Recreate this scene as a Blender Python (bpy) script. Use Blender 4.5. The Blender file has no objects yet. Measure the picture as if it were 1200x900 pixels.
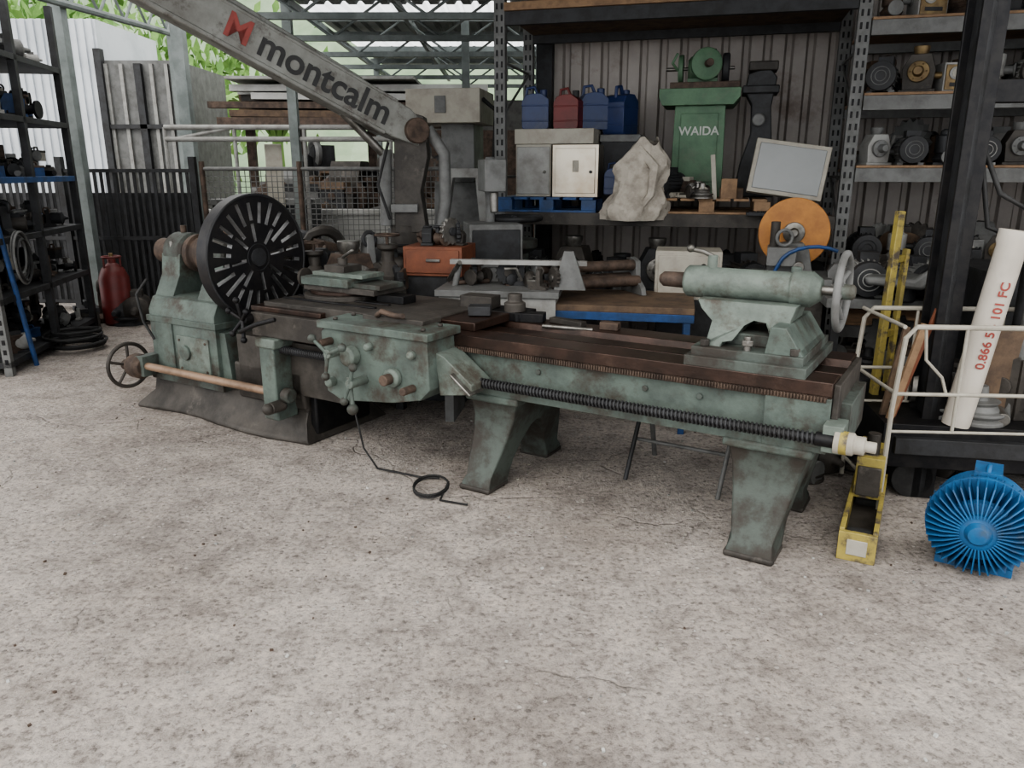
import bpy, bmesh, math, random
from mathutils import Vector, Matrix, Euler
random.seed(7)
SC = bpy.context.scene

# ------------------------------------------------------------------ materials
def _nt(name):
    m = bpy.data.materials.new(name); m.use_nodes = True
    nt = m.node_tree; b = nt.nodes['Principled BSDF']
    return m, nt, b
def mat(name, col, col2=None, rough=0.6, metal=0.0, scale=6.0, lo=0.42, hi=0.62, bump=0.15, bscale=60, third=None, tlo=0.6, thi=0.7, tscale=2.5):
    m, nt, b = _nt(name); N = nt.nodes; L = nt.links
    tc = N.new('ShaderNodeTexCoord')
    c4 = lambda c: (c[0], c[1], c[2], 1)
    col2 = col2 or tuple(x*0.6 for x in col)
    n = N.new('ShaderNodeTexNoise'); n.inputs['Scale'].default_value = scale; n.inputs['Detail'].default_value = 8; n.inputs['Roughness'].default_value = 0.65
    L.new(tc.outputs['Object'], n.inputs['Vector'])
    r = N.new('ShaderNodeValToRGB'); r.color_ramp.elements[0].position = lo; r.color_ramp.elements[1].position = hi
    r.color_ramp.elements[0].color = c4(col); r.color_ramp.elements[1].color = c4(col2)
    L.new(n.outputs['Fac'], r.inputs['Fac']); out = r.outputs['Color']
    if third:
        n3 = N.new('ShaderNodeTexNoise'); n3.inputs['Scale'].default_value = tscale; n3.inputs['Detail'].default_value = 10; n3.inputs['Roughness'].default_value = 0.7
        L.new(tc.outputs['Object'], n3.inputs['Vector'])
        r3 = N.new('ShaderNodeValToRGB'); r3.color_ramp.elements[0].position = tlo; r3.color_ramp.elements[1].position = thi
        L.new(n3.outputs['Fac'], r3.inputs['Fac'])
        mx = N.new('ShaderNodeMixRGB'); L.new(r3.outputs['Color'], mx.inputs['Fac']); L.new(out, mx.inputs['Color1']); mx.inputs['Color2'].default_value = c4(third)
        out = mx.outputs['Color']
    L.new(out, b.inputs['Base Color'])
    b.inputs['Roughness'].default_value = rough; b.inputs['Metallic'].default_value = metal
    if bump:
        nb = N.new('ShaderNodeTexNoise'); nb.inputs['Scale'].default_value = bscale; nb.inputs['Detail'].default_value = 5
        L.new(tc.outputs['Object'], nb.inputs['Vector'])
        bp = N.new('ShaderNodeBump'); bp.inputs['Strength'].default_value = bump; bp.inputs['Distance'].default_value = 0.01
        L.new(nb.outputs['Fac'], bp.inputs['Height']); L.new(bp.outputs['Normal'], b.inputs['Normal'])
    return m
M = {}
M['green'] = mat('worn_green_paint', (.108,.138,.120), (.068,.086,.076), .62, .05, 6, .40, .62, .3, 40, third=(.05,.042,.033), tlo=.50, thi=.64, tscale=4.5)
M['greenlt'] = mat('pale_green_paint', (.15,.18,.157), (.095,.115,.10), .62, .05, 8, .40, .64, .35, 40, third=(.068,.058,.046), tlo=.51, thi=.66, tscale=6)
M['greend'] = mat('dirty_green_paint', (.078,.094,.083), (.048,.052,.045), .65, .05, 5, .4, .6, .3, 40, third=(.04,.034,.028), tlo=.46, thi=.60, tscale=5)
M['base'] = mat('greasy_cast_iron', (.070,.062,.054), (.034,.030,.026), .6, .2, 5, .4, .6, .3, 30, third=(.13,.115,.10), tlo=.58, thi=.72, tscale=6)
M['rust'] = mat('rusty_bedway', (.060,.036,.028), (.03,.02,.016), .36, .5, 5, .4, .62, .1, 60, third=(.10,.065,.05), tlo=.55, thi=.7, tscale=3)
M['rusty'] = mat('rust_brown', (.12,.085,.065), (.055,.04,.032), .7, .3, 10, .4, .6, .2, 60)
M['shaft'] = mat('tan_shaft', (.28,.19,.13), (.16,.105,.07), .5, .2, 6, .4, .6, .05)
M['black'] = mat('black_steel', (.010,.010,.012), (.022,.021,.021), .5, .5, 12, .4, .6, .1)
M['blackw'] = mat('faceplate_black', (.020,.020,.023), (.034,.032,.032), .45, .5, 8, .4, .6, .1)
M['slotw'] = mat('slot_painted_light', (.27,.27,.27), (.16,.16,.16), .5, .3, 12)  # slot walls coloured pale to imitate the bright background showing through
M['steel'] = mat('bare_steel', (.25,.24,.225), (.12,.115,.10), .4, .8, 12, .4, .65, .1)
M['grey'] = mat('grey_paint', (.165,.167,.163), (.09,.09,.085), .6, .1, 8, .4, .7, .15)
M['greyl'] = mat('light_grey_paint', (.31,.31,.295), (.18,.17,.16), .6, .1, 7, .42, .72, .1)
M['cream'] = mat('cream_paint', (.36,.34,.29), (.24,.215,.18), .6, 0, 7, .45, .75, .1)
M['white'] = mat('dirty_white', (.55,.54,.51), (.36,.34,.31), .6, 0, 6, .5, .8, .1)
M['dgrey'] = mat('dark_grey', (.036,.037,.040), (.02,.02,.02), .6, .2, 8)
M['silver'] = mat('stainless', (.46,.42,.35), (.33,.27,.20), .32, .8, 4, .4, .7, .02)
M['blue'] = mat('blue_plastic', (.022,.04,.12), (.016,.028,.08), .42, 0, 4, bump=.03, third=(.08,.09,.12), tlo=.55, thi=.85, tscale=5)
M['bluep'] = mat('blue_frame_paint', (.022,.07,.20), (.018,.045,.11), .5, 0, 8)
M['bluem'] = mat('blue_motor_paint', (.016,.115,.28), (.014,.075,.18), .55, 0, 10, bump=.1, third=(.06,.09,.12), tlo=.55, thi=.72, tscale=9)
M['red'] = mat('red_plastic', (.15,.022,.02), (.09,.018,.015), .45, 0, 4, bump=.03, third=(.15,.08,.07), tlo=.6, thi=.9, tscale=5)
M['orange'] = mat('orange_paint', (.42,.19,.05), (.30,.13,.04), .55, 0, 6)
M['brownor'] = mat('orange_brown', (.20,.07,.035), (.13,.045,.025), .6, 0, 6)
M['yellow'] = mat('worn_yellow', (.36,.29,.075), (.22,.18,.06), .55, 0, 8, .42, .66, .15, third=(.08,.065,.05), tlo=.51, thi=.60, tscale=9)
M['bgreen'] = mat('faded_green_paint', (.10,.19,.11), (.07,.135,.08), .55, 0, 5, third=(.12,.14,.10), tlo=.52, thi=.8, tscale=6)
M['wood'] = mat('raw_wood', (.28,.18,.105), (.18,.115,.07), .75, 0, 9, bump=.1)
M['woodd'] = mat('old_wood', (.14,.095,.062), (.08,.055,.04), .8, 0, 9, bump=.2)
M['sack'] = mat('woven_sack', (.46,.42,.36), (.29,.26,.22), .8, 0, 8, bump=.5, bscale=30)
M['rubber'] = mat('rubber', (.012,.012,.012), (.03,.03,.03), .7, 0, 8)
M['screen'] = mat('crt_screen', (.25,.26,.26), (.22,.23,.23), .25, 0, 1, bump=0)
M['gold'] = mat('brass', (.22,.16,.08), (.13,.09,.05), .5, .6, 10)
M['wall'] = mat('corrugated_wall_metal', (.40,.365,.335), (.27,.24,.22), .5, .2, 1.6, .35, .7, .05, third=(.16,.12,.10), tlo=.58, thi=.72, tscale=1.5)
M['roof'] = mat('roof_sheet', (.18,.195,.195), (.12,.13,.13), .6, .2, 1.5)
M['truss'] = mat('truss_paint', (.20,.225,.22), (.12,.14,.135), .6, .1, 3)
M['boom'] = mat('boom_paint', (.25,.255,.235), (.15,.145,.13), .6, .1, 4, .4, .65, .1, third=(.07,.056,.046), tlo=.52, thi=.64, tscale=5)
M['text'] = mat('black_lettering', (.02,.02,.02), (.03,.03,.03), .6)
M['textw'] = mat('white_lettering', (.5,.52,.48), (.4,.42,.38), .6)
M['textr'] = mat('red_lettering', (.30,.06,.05), (.22,.05,.04), .6)
M['leaf'] = mat('foliage', (.10,.22,.05), (.25,.42,.12), .7, 0, 1.2, .35, .65, .3)
M['hill'] = mat('hillside', (.18,.26,.16), (.30,.38,.26), .9, 0, .5, .35, .65, .3)
M['shedw'] = mat('white_corrugated', (.62,.65,.68), (.48,.51,.54), .5, 0, 1)
M['conc'] = mat('pale_concrete', (.50,.50,.48), (.36,.36,.34), .85, 0, 2)
M['pvc'] = mat('white_pvc', (.54,.50,.44), (.38,.35,.30), .45, 0, 3, .5, .8, .02)
m, nt, b_ = _nt('skylight_sheet'); tr = nt.nodes.new('ShaderNodeBsdfTranslucent'); tr.inputs['Color'].default_value = (.9,.93,.95,1)
nt.links.new(tr.outputs[0], nt.nodes['Material Output'].inputs['Surface']); M['skyl'] = m

def floor_mat():
    m, nt, b = _nt('rough_exposed_concrete'); N = nt.nodes; L = nt.links
    tc = N.new('ShaderNodeTexCoord'); V = tc.outputs['Object']
    def noise(s, d=6, r=.6, vec=V):
        n = N.new('ShaderNodeTexNoise'); n.inputs['Scale'].default_value = s; n.inputs['Detail'].default_value = d; n.inputs['Roughness'].default_value = r
        L.new(vec, n.inputs['Vector']); return n.outputs['Fac']
    def ramp(fac, stops):
        r = N.new('ShaderNodeValToRGB'); e = r.color_ramp.elements
        while len(e) < len(stops): e.new(.5)
        for i, (p, c) in enumerate(stops):
            e[i].position = p; e[i].color = (c[0], c[1], c[2], 1)
        L.new(fac, r.inputs['Fac']); return r.outputs['Color']
    def mix(f, a, c, t='MIX'):
        x = N.new('ShaderNodeMixRGB'); x.blend_type = t
        for k, v in (('Fac', f), ('Color1', a), ('Color2', c)):
            if isinstance(v, (int, float)): x.inputs[k].default_value = v
            elif isinstance(v, tuple): x.inputs[k].default_value = (*v, 1)
            else: L.new(v, x.inputs[k])
        return x.outputs['Color']
    big = ramp(noise(.8, 7, .62), [(.36, (.54,.49,.45)), (.50, (.46,.415,.38)), (.64, (.33,.295,.27))])
    med = ramp(noise(6, 8, .72), [(.36, (.70,.69,.68)), (.50, (1,1,1)), (.64, (1.15,1.14,1.12))])
    c = mix(1, big, med, 'MULTIPLY')
    fn_ = noise(36, 6, .8)
    fine = ramp(fn_, [(.38, (.42,.40,.385)), (.49, (.97,.97,.97)), (.66, (1.32,1.3,1.27))])
    c = mix(.9, c, fine, 'MULTIPLY')
    vo = N.new('ShaderNodeTexVoronoi'); vo.inputs['Scale'].default_value = 36; L.new(V, vo.inputs['Vector'])
    sep = N.new('ShaderNodeSeparateColor'); L.new(vo.outputs['Color'], sep.inputs['Color'])
    pick = ramp(sep.outputs['Red'], [(.70, (0,0,0)), (.74, (.8,.8,.8))])
    rad = ramp(vo.outputs['Distance'], [(.20, (1,1,1)), (.36, (0,0,0))])
    mask = mix(1, pick, rad, 'MULTIPLY')
    peb = ramp(sep.outputs['Green'], [(.15, (.19,.17,.155)), (.5, (.36,.325,.30)), (.9, (.66,.62,.58))])
    c = mix(mask, c, peb)
    st = ramp(noise(.45, 6, .7), [(.48, (0,0,0)), (.66, (.8,.8,.8))])
    c = mix(st, c, mix(1, c, (.66,.63,.60), 'MULTIPLY'))
    sp_ = ramp(noise(2.6, 4, .6), [(.64, (0,0,0)), (.74, (.4,.4,.4))])
    c = mix(sp_, c, (.23,.20,.18))
    wv = N.new('ShaderNodeTexNoise'); wv.inputs['Scale'].default_value = 1.8; wv.inputs['Detail'].default_value = 8; L.new(V, wv.inputs['Vector'])
    ad = N.new('ShaderNodeMixRGB'); ad.blend_type = 'ADD'; ad.inputs['Fac'].default_value = .75; L.new(V, ad.inputs['Color1']); L.new(wv.outputs['Color'], ad.inputs['Color2'])
    vc = N.new('ShaderNodeTexVoronoi'); vc.feature = 'DISTANCE_TO_EDGE'; vc.inputs['Scale'].default_value = .75; L.new(ad.outputs['Color'], vc.inputs['Vector'])
    ck = ramp(vc.outputs['Distance'], [(.0, (.55,.55,.55)), (.010, (0,0,0))])
    ckm = ramp(noise(1.3, 3), [(.45, (0,0,0)), (.58, (1,1,1))])
    ck = mix(1, ck, ckm, 'MULTIPLY')
    c = mix(ck, c, (.17,.15,.135))
    L.new(c, b.inputs['Base Color']); b.inputs['Roughness'].default_value = .88
    bp = N.new('ShaderNodeBump'); bp.inputs['Strength'].default_value = .9; bp.inputs['Distance'].default_value = .022
    h = mix(.5, fn_, med, 'ADD'); h = mix(.5, h, mask, 'ADD'); h = mix(ck, h, (0,0,0))
    L.new(h, bp.inputs['Height']); L.new(bp.outputs['Normal'], b.inputs['Normal'])
    return m
M['floor'] = floor_mat()

# ------------------------------------------------------------------ builder
class B:
    def __init__(s, name, loc=(0,0,0), rz=0.0, rot=None):
        s.name = name; s.bm = bmesh.new(); s.ml = []; s.loc = loc; s.rot = rot or (0,0,rz); s.T = Matrix.Identity(4)
    def mi(s, m):
        if m not in s.ml: s.ml.append(m)
        return s.ml.index(m)
    def at(s, loc=(0,0,0), rot=(0,0,0), sc=1):
        s.T = Matrix.Translation(loc) @ Euler(rot).to_matrix().to_4x4() @ Matrix.Scale(sc, 4); return s
    def add(s, vs, fs, m, fn=None):
        k = s.mi(m)
        if fn: vs = [fn(Vector(v)) for v in vs]
        bv = [s.bm.verts.new(s.T @ Vector(v)) for v in vs]
        for f in fs:
            try:
                fc = s.bm.faces.new([bv[i] for i in f]); fc.material_index = k
            except ValueError: pass
    def box(s, c, d, m, rot=None, fn=None):
        x, y, z = d[0]/2, d[1]/2, d[2]/2
        vs = [Vector((a, b, e)) for a in (-x, x) for b in (-y, y) for e in (-z, z)]
        if rot:
            R = Euler(rot).to_matrix(); vs = [R @ v for v in vs]
        vs = [v + Vector(c) for v in vs]
        s.add(vs, [(0,1,3,2),(4,6,7,5),(0,4,5,1),(2,3,7,6),(0,2,6,4),(1,5,7,3)], m, fn)
    def bb(s, x0, x1, y0, y1, z0, z1, m, **k):
        s.box(((x0+x1)/2, (y0+y1)/2, (z0+z1)/2), (x1-x0, y1-y0, z1-z0), m, **k)
    def rev(s, prof, p, ax, m, n=24):
        ax = Vector(ax).normalized(); p = Vector(p)
        a = ax.orthogonal().normalized(); b = ax.cross(a)
        vs = []; fs = []
        for t, r in prof:
            for i in range(n):
                w = 2*math.pi*i/n
                vs.append(p + ax*t + (a*math.cos(w) + b*math.sin(w))*max(r, 1e-4))
        for j in range(len(prof)-1):
            for i in range(n):
                k = (i+1) % n
                fs.append((j*n+i, j*n+k, (j+1)*n+k, (j+1)*n+i))
        fs.append(tuple(range(n))[::-1]); fs.append(tuple((len(prof)-1)*n+i for i in range(n)))
        s.add(vs, fs, m)
    def cyl(s, p1, p2, r, m, r2=None, n=20):
        p1 = Vector(p1); p2 = Vector(p2); d = p2-p1
        s.rev([(0, r), (d.length, r if r2 is None else r2)], p1, d, m, n)
    def tube(s, pts, r, m, n=8, closed=False):
        pts = [Vector(p) for p in pts]; vs = []; fs = []; N = len(pts); up = None
        for i, p in enumerate(pts):
            if closed: d = pts[(i+1) % N] - pts[i-1]
            else: d = pts[min(i+1, N-1)] - pts[max(i-1, 0)]
            d.normalize()
            if up is None: up = d.orthogonal().normalized()
            a = (up - d*up.dot(d)).normalized(); up = a; b = d.cross(a)
            rr = r[i] if isinstance(r, (list, tuple)) else r
            for k in range(n):
                w = 2*math.pi*k/n; vs.append(p + (a*math.cos(w)+b*math.sin(w))*rr)
        for j in range(N if closed else N-1):
            q = (j+1) % N
            for i in range(n):
                k = (i+1) % n; fs.append((j*n+i, j*n+k, q*n+k, q*n+i))
        if not closed: fs += [tuple(range(n))[::-1], tuple((N-1)*n+i for i in range(n))]
        s.add(vs, fs, m)
    def torus(s, c, ax, R, r, m, n=32, k=8):
        ax = Vector(ax).normalized(); a = ax.orthogonal().normalized(); b = ax.cross(a); c = Vector(c)
        s.tube([c + (a*math.cos(2*math.pi*i/n)+b*math.sin(2*math.pi*i/n))*R for i in range(n)], r, m, k, True)
    def prism(s, pts, plane, a, b, m, fn=None):
        f = {'xz': lambda p, t: Vector((p[0], t, p[1])), 'yz': lambda p, t: Vector((t, p[0], p[1])), 'xy': lambda p, t: Vector((p[0], p[1], t))}[plane]
        n = len(pts); vs = [f(p, a) for p in pts] + [f(p, b) for p in pts]
        fs = [tuple(range(n))[::-1], tuple(range(n, 2*n))] + [(i, (i+1) % n, n+(i+1) % n, n+i) for i in range(n)]
        s.add(vs, fs, m, fn)
    def ball(s, c, r, m, n=14):
        s.rev([(-r*math.cos(math.pi*i/8), r*math.sin(math.pi*i/8)) for i in range(9)], c, (0,0,1), m, n)
    def done(s, bev=0.004, parent=None, seg=2):
        bmesh.ops.recalc_face_normals(s.bm, faces=s.bm.faces)
        for f in s.bm.faces: f.smooth = True
        me = bpy.data.meshes.new(s.name); s.bm.to_mesh(me); s.bm.free()
        for m in s.ml: me.materials.append(M[m])
        me.set_sharp_from_angle(angle=math.radians(32))
        ob = bpy.data.objects.new(s.name, me); SC.collection.objects.link(ob)
        ob.location = s.loc; ob.rotation_euler = s.rot
        if bev:
            b = ob.modifiers.new('bevel', 'BEVEL'); b.width = bev; b.segments = seg; b.limit_method = 'ANGLE'; b.angle_limit = math.radians(40)
        if parent: ob.parent = parent
        return ob
def empty(name, loc=(0,0,0), rz=0.0):
    e = bpy.data.objects.new(name, None); SC.collection.objects.link(e); e.location = loc; e.rotation_euler = (0,0,rz); return e
def text(body, name, size, m, parent, loc, rot, ext=.002):
    cu = bpy.data.curves.new(name, 'FONT'); cu.body = body; cu.size = size; cu.extrude = ext; cu.align_x = 'CENTER'; cu.align_y = 'CENTER'
    cu.offset = size*.018
    cu.materials.append(M[m]); o = bpy.data.objects.new(name, cu); SC.collection.objects.link(o)
    o.parent = parent; o.location = loc; o.rotation_euler = rot; return o
R = math.radians
def junk(q, n, reg, smin, smax, seed, mats, kinds=(0,1,2,3,4,5,6,7)):
    """fill a region (x0,x1,y0,y1,z) with assorted machine parts resting on z"""
    r = random.Random(seed); x0,x1,y0,y1,z = reg; T0 = q.T.copy()
    for i in range(n):
        x = r.uniform(x0,x1); y = r.uniform(y0,y1); s = r.uniform(smin,smax); m = r.choice(mats); m2 = r.choice(mats); k = r.choice(kinds); a = r.uniform(0,6.28)
        q.T = T0 @ Matrix.Translation((x,y,z)) @ Matrix.Rotation(a,4,'Z') @ Matrix.Scale(s,4)
        if k == 0:
            pts = []
            for g in range(32):
                w = 2*math.pi*g/32; rr = .42 if g % 2 else .5
                pts.append((rr*math.cos(w), .5+rr*math.sin(w)))
            q.prism(pts,'xz',-.08,.08,m); q.cyl((0,-.16,.5),(0,.16,.5),.15,m2)
        elif k == 1:
            q.rev([(0,.3),(.08,.3),(.09,.14),(.35,.16),(.5,.26),(.65,.16),(.9,.13),(.91,.3),(1.0,.3)],(-.5,0,.3),(1,0,0),m,18); q.rev([(0,.12),(.3,.1),(.31,.2),(.38,.2)],(0,0,.4),(0,0,1),m2,14)
        elif k == 2:
            q.bb(-.4,.4,-.28,.28,0,.12,m); q.prism([(-.32,.12),(-.36,.6),(-.2,.78),(.2,.78),(.36,.55),(.32,.12)],'xz',-.22,.22,m); q.rev([(0,.2),(.12,.2),(.14,.1),(.3,.1)],(0,-.2,.45),(0,-1,0),m2,16)
        elif k == 3:
            q.cyl((-.8,0,.12),(.8,.1,.12),.11,m,n=12); q.cyl((-.5,.25,.1),(.6,.2,.1),.09,m2,n=12); q.rev([(0,.2),(.1,.2)],(-.2,0,.18),(1,0,0),m,14)
        elif k == 4:
            q.prism([(-.4,0),(-.4,.12),(-.1,.2),(-.08,.9),(.1,.95),(.15,.2),(.4,.12),(.4,0)],'xz',-.15,.15,m); q.torus((0,-.1,.85),(0,1,0),.16,.05,m2,16,6)
        elif k == 5:
            q.rev([(0,.22),(.05,.32),(.75,.32),(.8,.24),(.85,.1),(1.05,.06)],(-.4,0,.34),(1,0,0),m,18); q.bb(-.2,.15,-.15,.15,.6,.78,m2); q.bb(-.3,.3,-.3,.3,0,.06,m2)
        elif k == 6:
            q.rev([(0,.45),(.06,.45),(.1,.38),(.16,.45),(.2,.45),(.21,.33),(.3,.28),(.36,.33),(.37,.15),(.6,.12)],(0,0,0),(0,0,1),m,22)
        else:
            q.bb(-.35,.35,-.25,.25,0,.45,m); q.bb(-.37,.37,-.27,.27,.38,.48,m2); q.tube([(-.2,0,.48),(-.15,0,.62),(.15,0,.62),(.2,0,.48)],.04,m2,6)
    q.T = T0

# ------------------------------------------------------------------ floor
f = B('floor'); f.bb(-30, 30, -6, 45, -.1, 0, 'floor'); f.done(0)
b = B('loose_gravel'); rg = random.Random(21)
for i in range(420):
    x = rg.uniform(-4,2.6); y = rg.uniform(1.2,5.5); s = rg.uniform(.003,.008)
    b.box((x,y,s*.4),(s*1.6,s*1.2,s),rg.choice(['conc','rusty','cream','greyl']),(rg.uniform(-.3,.3),rg.uniform(-.3,.3),rg.uniform(0,3)))
b.done(0)

# ================================================================== LATHE
LO = (1.053, 3.006, 0); LR = R(-31.4)
lathe = empty('metal_lathe', LO, LR)
SZ = .588   # lead screw height
b = B('bed')
b.prism([(.0,.80),(.16,.80),(.17,.765),(.23,.765),(.235,.785),(.36,.785),(.365,.765),(.43,.765),(.44,.80),(.60,.80),(.60,.735),(.0,.735)], 'yz', -2.4, .235, 'rust')
b.prism([(.0,.735),(.6,.735),(.57,.715),(.57,.57),(.60,.55),(.60,.505),(.0,.505),(.0,.55),(.03,.57),(.03,.715)], 'yz', -2.4, .215, 'green')
b.bb(-.02, .235, -.003, .02, .505, .735, 'green')
b.bb(-1.72, .235, -.012, .012, .745, .802, 'rust')
n = 150
for i in range(n):
    x = -1.70 + i*(1.92/n); b.bb(x, x+.007, -.012, .0, .718, .742, 'rusty')
b.bb(-1.70, .22, -.003, .03, .714, .745, 'rusty')
b.bb(.2, .30, .10, .5, .52, .70, 'greend')
b.bb(.235,.26,.02,.58,.51,.79,'base')
b.bb(-3.25, -2.39, 0, .60, .30, .62, 'base')
b.bb(-3.0, -2.6, .02, .58, .62, .64, 'rust')
for x in (-1.1,-.55,-.3): b.cyl((x,.03,.66),(x,.018,.66),.014,'greend')
b.done(.005, lathe)
b = B('tools_on_bed')
for (x,y,dx,dy,dz,m_,a) in ((-1.42,.50,.16,.09,.05,'black',.3),(-1.20,.52,.22,.05,.03,'base',-.2),(-1.62,.30,.12,.10,.05,'dgrey',.5),(-.95,.52,.10,.06,.04,'rusty',.1),(-1.75,.5,.2,.12,.07,'base',.1)):
    b.box((x,y,.80+dz/2+(.05 if x < -1.5 else 0)),(dx,dy,dz),m_,(0,0,a))
b.cyl((-1.3,.42,.80),(-1.02,.46,.80),.012,'steel'); b.rev([(0,.06),(.05,.06),(.06,.04),(.1,.04)],(-1.52,.5,.845),(0,0,1),'base')
b.done(.004, lathe)
def leg(name, cx, top, foot, ct=0.0):
    q = B(name)
    pr = [(.0,.51),(.02,.46),(.04,.38),(.02,.28),(-.02,.17),(-.05,.08),(-.075,.045),(-.08,0),(.10,0),(.115,.05),(.15,.13),(.20,.22),(.26,.29),(.32,.31),(.38,.29),(.44,.22),(.49,.13),(.52,.05),(.535,0),(.70,0),(.70,.045),(.67,.08),(.63,.2),(.59,.3),(.57,.38),(.585,.46),(.60,.51)]
    def fn(v):
        t = min(1, max(0, v.z/.5)); t2 = t**1.3
        w = foot + (top-foot)*t2
        if v.z < .06: w = foot*1.18
        return Vector((cx + ct*t + v.x*w, v.y, v.z))
    q.prism(pr, 'yz', -1, 1, 'greend', fn)
    q.bb(cx+ct-top-.015, cx+ct+top+.015, -.012, .61, .47, .51, 'green')
    q.bb(cx-foot*1.25, cx+foot*1.25, -.085, .11, 0, .03, 'base'); q.bb(cx-foot*1.25, cx+foot*1.25, .53, .71, 0, .03, 'base')
    return q.done(.012, lathe, 3)
leg('right_leg', -.015, .17, .085, .02)
leg('middle_leg', -1.415, .14, .075, .06)
b = B('lead_screw')
b.cyl((-2.86,-.065,SZ), (.33,-.065,SZ), .019, 'black')
pts = []; turns = 95
for i in range(turns*8+1):
    w = 2*math.pi*i/8; pts.append((-1.50 + 1.70*i/(turns*8), -.065+.022*math.cos(w), SZ+.022*math.sin(w)))
b.tube(pts, .0062, 'dgrey', 5)
pts = [(-2.80 + .45*i/240, -.065+.021*math.cos(2*math.pi*i/8), SZ+.021*math.sin(2*math.pi*i/8)) for i in range(241)]
b.tube(pts, .0055, 'dgrey', 5)
b.cyl((.20,-.065,SZ), (.27,-.065,SZ), .028, 'black')
b.rev([(0,.045),(.07,.045),(.075,.036),(.11,.036),(.112,.022),(.15,.022)], (.27,-.065,SZ), (1,0,0), 'cream')
b.rev([(0,.046),(.03,.046)], (.29,-.065,SZ), (1,0,0), 'yellow')
b.bb(.225, .30, -.075, .05, .54, .65, 'greenlt')
b.bb(.16, .225, -.04, .02, .54, .60, 'green')
b.done(.003, lathe)
b = B('headstock_base')
def plinth(v):
    if v.z < .05:
        s_ = .055 + .03*math.sin(v.x*5.5)
        return Vector((v.x + (-.07 if v.x < -3.4 else .05), v.y + (-s_ if v.y < .3 else .06), v.z))
    return v
xs = [-4.2,-4.0,-3.8,-3.6,-3.4,-3.2,-3.0,-2.8,-2.70]
vs = []; fs = []
for x in xs:
    vs += [Vector((x,.0,0)), Vector((x,.0,.03)), Vector((x,.02,.12)), Vector((x,.05,.24)), Vector((x,.55,.24)), Vector((x,.6,.12)), Vector((x,.64,0))]
for i in range(len(xs)-1):
    for k in range(7):
        fs.append((i*7+k, i*7+(k+1) % 7, (i+1)*7+(k+1) % 7, (i+1)*7+k))
fs += [tuple(range(7)), tuple((len(xs)-1)*7+k for k in range(7))]
b.add(vs, fs, 'base', plinth)
b.prism([(.02,.2),(.0,.30),(.0,.44),(.6,.44),(.6,.2)], 'yz', -3.3, -2.70, 'base')
b.bb(-2.72, -2.66, .06, .54, .04, .30, 'black')
b.prism([(-2.70,.18),(-2.70,.46),(-2.50,.50),(-2.45,.60),(-3.0,.60),(-3.0,.18)], 'xz', .03, .57, 'base')
b.done(.015, lathe, 3)
b = B('headstock')
b.prism([(.03,.20),(.0,.26),(.0,.70),(.04,.78),(.10,.80),(.50,.80),(.56,.78),(.60,.70),(.60,.2)], 'yz', -4.12, -3.45, 'green')
b.bb(-4.05, -3.88, -.012, .02, .28, .62, 'green')
b.bb(-3.84, -3.52, -.012, .02, .30, .55, 'greenlt')
b.bb(-4.14, -3.43, -.014, .3, .62, .66, 'green')
b.bb(-4.14, -3.40, -.02, .62, .22, .27, 'greend')
for x0, x1 in ((-4.12,-3.93), (-3.68,-3.49)):
    b.prism([(.06,.78),(.13,.92),(.15,1.06),(.41,1.06),(.43,.92),(.5,.78)], 'yz', x0, x1, 'green')
    b.rev([(0,.12),(.02,.135),(x1-x0-.02,.135),(x1-x0,.12)], (x0,.28,1.06), (1,0,0), 'greend')
    b.cyl((x0+.08,.28,1.17), (x0+.08,.28,1.24), .02, 'rusty')
    for y in (.17,.39): b.cyl((x0+.09,y,1.0),(x0+.09,y,1.14),.018,'steel',n=6)
b.rev([(0,.05),(.02,.085),(.14,.085),(.15,.11),(.22,.11),(.23,.08),(.50,.08),(.52,.12),(.58,.12),(.6,.1)], (-4.3,.28,1.06), (1,0,0), 'rusty', 28)
b.rev([(0,.125),(.05,.13),(.06,.11),(.11,.11),(.12,.13),(.17,.13)], (-3.92,.28,1.06), (1,0,0), 'rusty', 28)
b.cyl((-3.5,.28,1.06), (-3.38,.28,1.06), .10, 'base')
b.prism([(-3.47,.6),(-3.40,.6),(-3.36,.24),(-3.47,.24)], 'xz', .03, .57, 'green')
b.cyl((-3.75,-.03,.44), (-3.75,.0,.44), .05, 'green')
for x in (-3.81,-3.55):
    for z in (.33,.52): b.cyl((x,-.018,z),(x,.0,z),.009,'rusty',n=8)
b.tube([(-4.1,.0,.9),(-4.16,-.05,.8),(-4.12,-.05,.62),(-4.05,-.03,.5)],.01,'rubber'); b.done(.008, lathe, 3)
# --- faceplate with real radial slots
b = B('faceplate')
RP = .398; NS = 24; w2 = .0125
rings = [.0005,.045,.075,.10,.155,.215,.235,.345,.362,RP]
cols = []
for k in range(NS): cols += [(k, -1, 0), (k, 1, 0), (k, 1, 1/3), (k, 1, 2/3)]
def ang(c, r):
    k, sgn, fr = c; th0 = 2*math.pi*k/NS
    h = min(math.asin(min(1, w2/max(r, .02))), math.pi/NS*.8)
    if fr == 0: return th0 + sgn*h
    a = th0 + h; e = th0 + 2*math.pi/NS - h
    return a + (e-a)*fr
def hole(k, j):
    r0, r1 = rings[j], rings[j+1]
    if k % 3 == 0: return r0 >= .099 and r1 <= .346 and not (r0 >= .214 and r1 <= .236)
    if k % 3 == 1: return r0 >= .214 and r1 <= .363
    return r0 >= .154 and r1 <= .346 and not (k % 2 and r0 < .2)
X0, X1 = -.012, .035
nc = len(cols); nr = len(rings)
vs = [Vector((X, r*math.cos(ang(c, r)), r*math.sin(ang(c, r)))) for X in (X0, X1) for r in rings for c in cols]
idx = lambda s_, j, i: s_*nr*nc + j*nc + (i % nc)
solid = lambda j, i: not (i % 4 == 0 and hole(i//4, j))
ff = []; fw = []
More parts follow.
